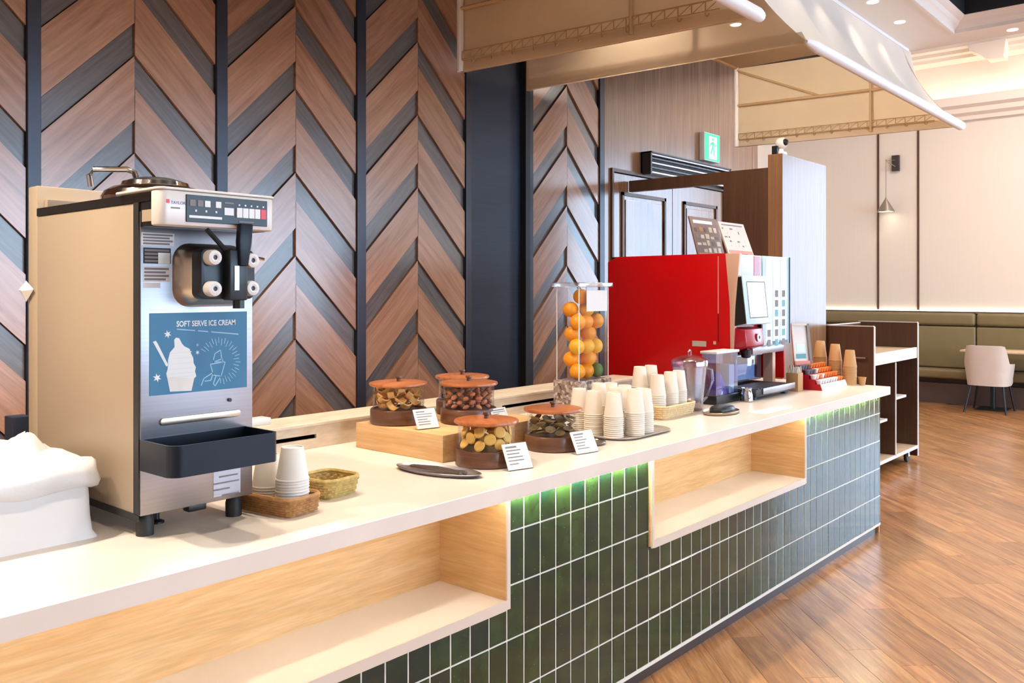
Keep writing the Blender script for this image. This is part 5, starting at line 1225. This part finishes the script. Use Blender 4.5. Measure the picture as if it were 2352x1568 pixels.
canopy('cream fabric canopy over the near end of the counter', -0.6, -0.6, 3.248, 3.376, False, True)
canopy('cream fabric canopy over the far end of the counter', 3.760, 3.860, 6.350, 6.540, True, True)
def spot(loc, power, size, blend, aim=(0, 0, 0), color=WARM, rad=.04):
    l = bpy.data.lights.new('lamp_light', 'SPOT'); l.energy = power; l.spot_size = R(size); l.spot_blend = blend; l.color = color; l.shadow_soft_size = rad
    o = bpy.data.objects.new('lamp_light', l); COL.objects.link(o); o.location = loc
    d = Vector(aim) - Vector(loc); o.rotation_euler = d.to_track_quat('-Z', 'Y').to_euler(); return o
CANOPY_W, DOWN_W, TRAY_W, HALL_W = 140, 2.5, 130, 98
k_ = 0
for x in (-0.45, 0.2, 1.40, 2.2, 4.05, 4.5, 4.95):
    y = 2.45
    wh = 'near' if x < 3 else 'far'
    t_ = thing('canopy_lamp', 'small white unseen spot lamp under the added roof of the %s canopy' % wh, 'lamp', (x, y, ZC - .11), 'spot lamps in the %s canopy' % wh)
    MB().lathe([(.014, ZC), (.014, ZC - .03), (.038, ZC - .03), (.040, ZC - .11), (.036, ZC - .11), (.034, ZC - .05)], 18, (x, y, 0)).build('lamp_can', M['tube'], t_)
    MB().lathe([(1e-4, ZC - .095), (.035, ZC - .095)], 18, (x, y, 0)).build('lamp_lens', M['spot_glow'], t_)
    spot((x, y, ZC - .115), CANOPY_W * (1.7 if x < .6 else (.6 if 3 < x < 4.9 else 1)), 130, .6, (x, y - .3, 0) if x < 4.9 else (6.3, 2.3, 2.2), rad=.06)  # farthest lamp aims sideways, added to brighten the far end fabric
DL = [(5.925 - .519 * i, 1.78) for i in range(7)] + [(6.59, 1.263)]
DN = ['downlight nearest the corner of the lower ceiling', 'second downlight from the corner along the canopy edge', 'third downlight from the corner along the canopy edge', 'fourth downlight from the corner along the canopy edge', 'fifth downlight from the corner along the canopy edge', 'sixth downlight from the corner along the canopy edge', 'seventh downlight from the corner along the canopy edge', 'downlight by itself in the ceiling strip beyond the dark tray']
for (x, y), lb in zip(DL, DN):
    t_ = tag(MB().lathe([(1e-4, ZC - .003), (.018, ZC - .004), (.026, ZC - .006), (.034, ZC - .004), (.034, ZC + .002)], 16, (x, y, 0)).build('downlight', M['spot_glow']), 'small round ' + lb, 'downlight', 'downlights in the lower ceiling')
    if x > -0.6: spot((x, y, ZC - .01), DOWN_W, 100, .7, (x, y + .25, 0), rad=.03)
# unseen fill lamps added in the dark tray to brighten the counter front
for x in (-1.2, 0.6, 2.4, 4.2):
    for y in (0.4, -2.0, -4.4):
        t_ = thing('tray_fill_lamp', 'added black fill lamp, unseen in the dark ceiling tray above the dining floor', 'lamp', (x, y, 3.95), 'added fill lamps in the dark ceiling tray')
        MB().lathe([(1e-4, 4.05), (.07, 4.05), (.07, 3.95), (.064, 3.95), (.060, 3.99)], 20, (x, y, 0)).build('lamp_can', M['plastick'], t_)
        MB().lathe([(1e-4, 3.98), (.06, 3.98)], 20, (x, y, 0)).build('lamp_lens', M['spot_glow'], t_)
        spot((x, y, 3.945), TRAY_W, 120, .8, (x, y + .5, 0), rad=.08)
# unseen soft warm fill lights under the upper ceiling, brightening the far hall
for x in (8.0, 10.5):
    for y in (-4.0, -1.0, 2.0):
        o = area('hall_fill_light', (x, y, 4.72), (0, 0, 0), .9, .9, HALL_W if 'HALL_W' in globals() else 60, (1, .90, .78), shape='SQUARE')
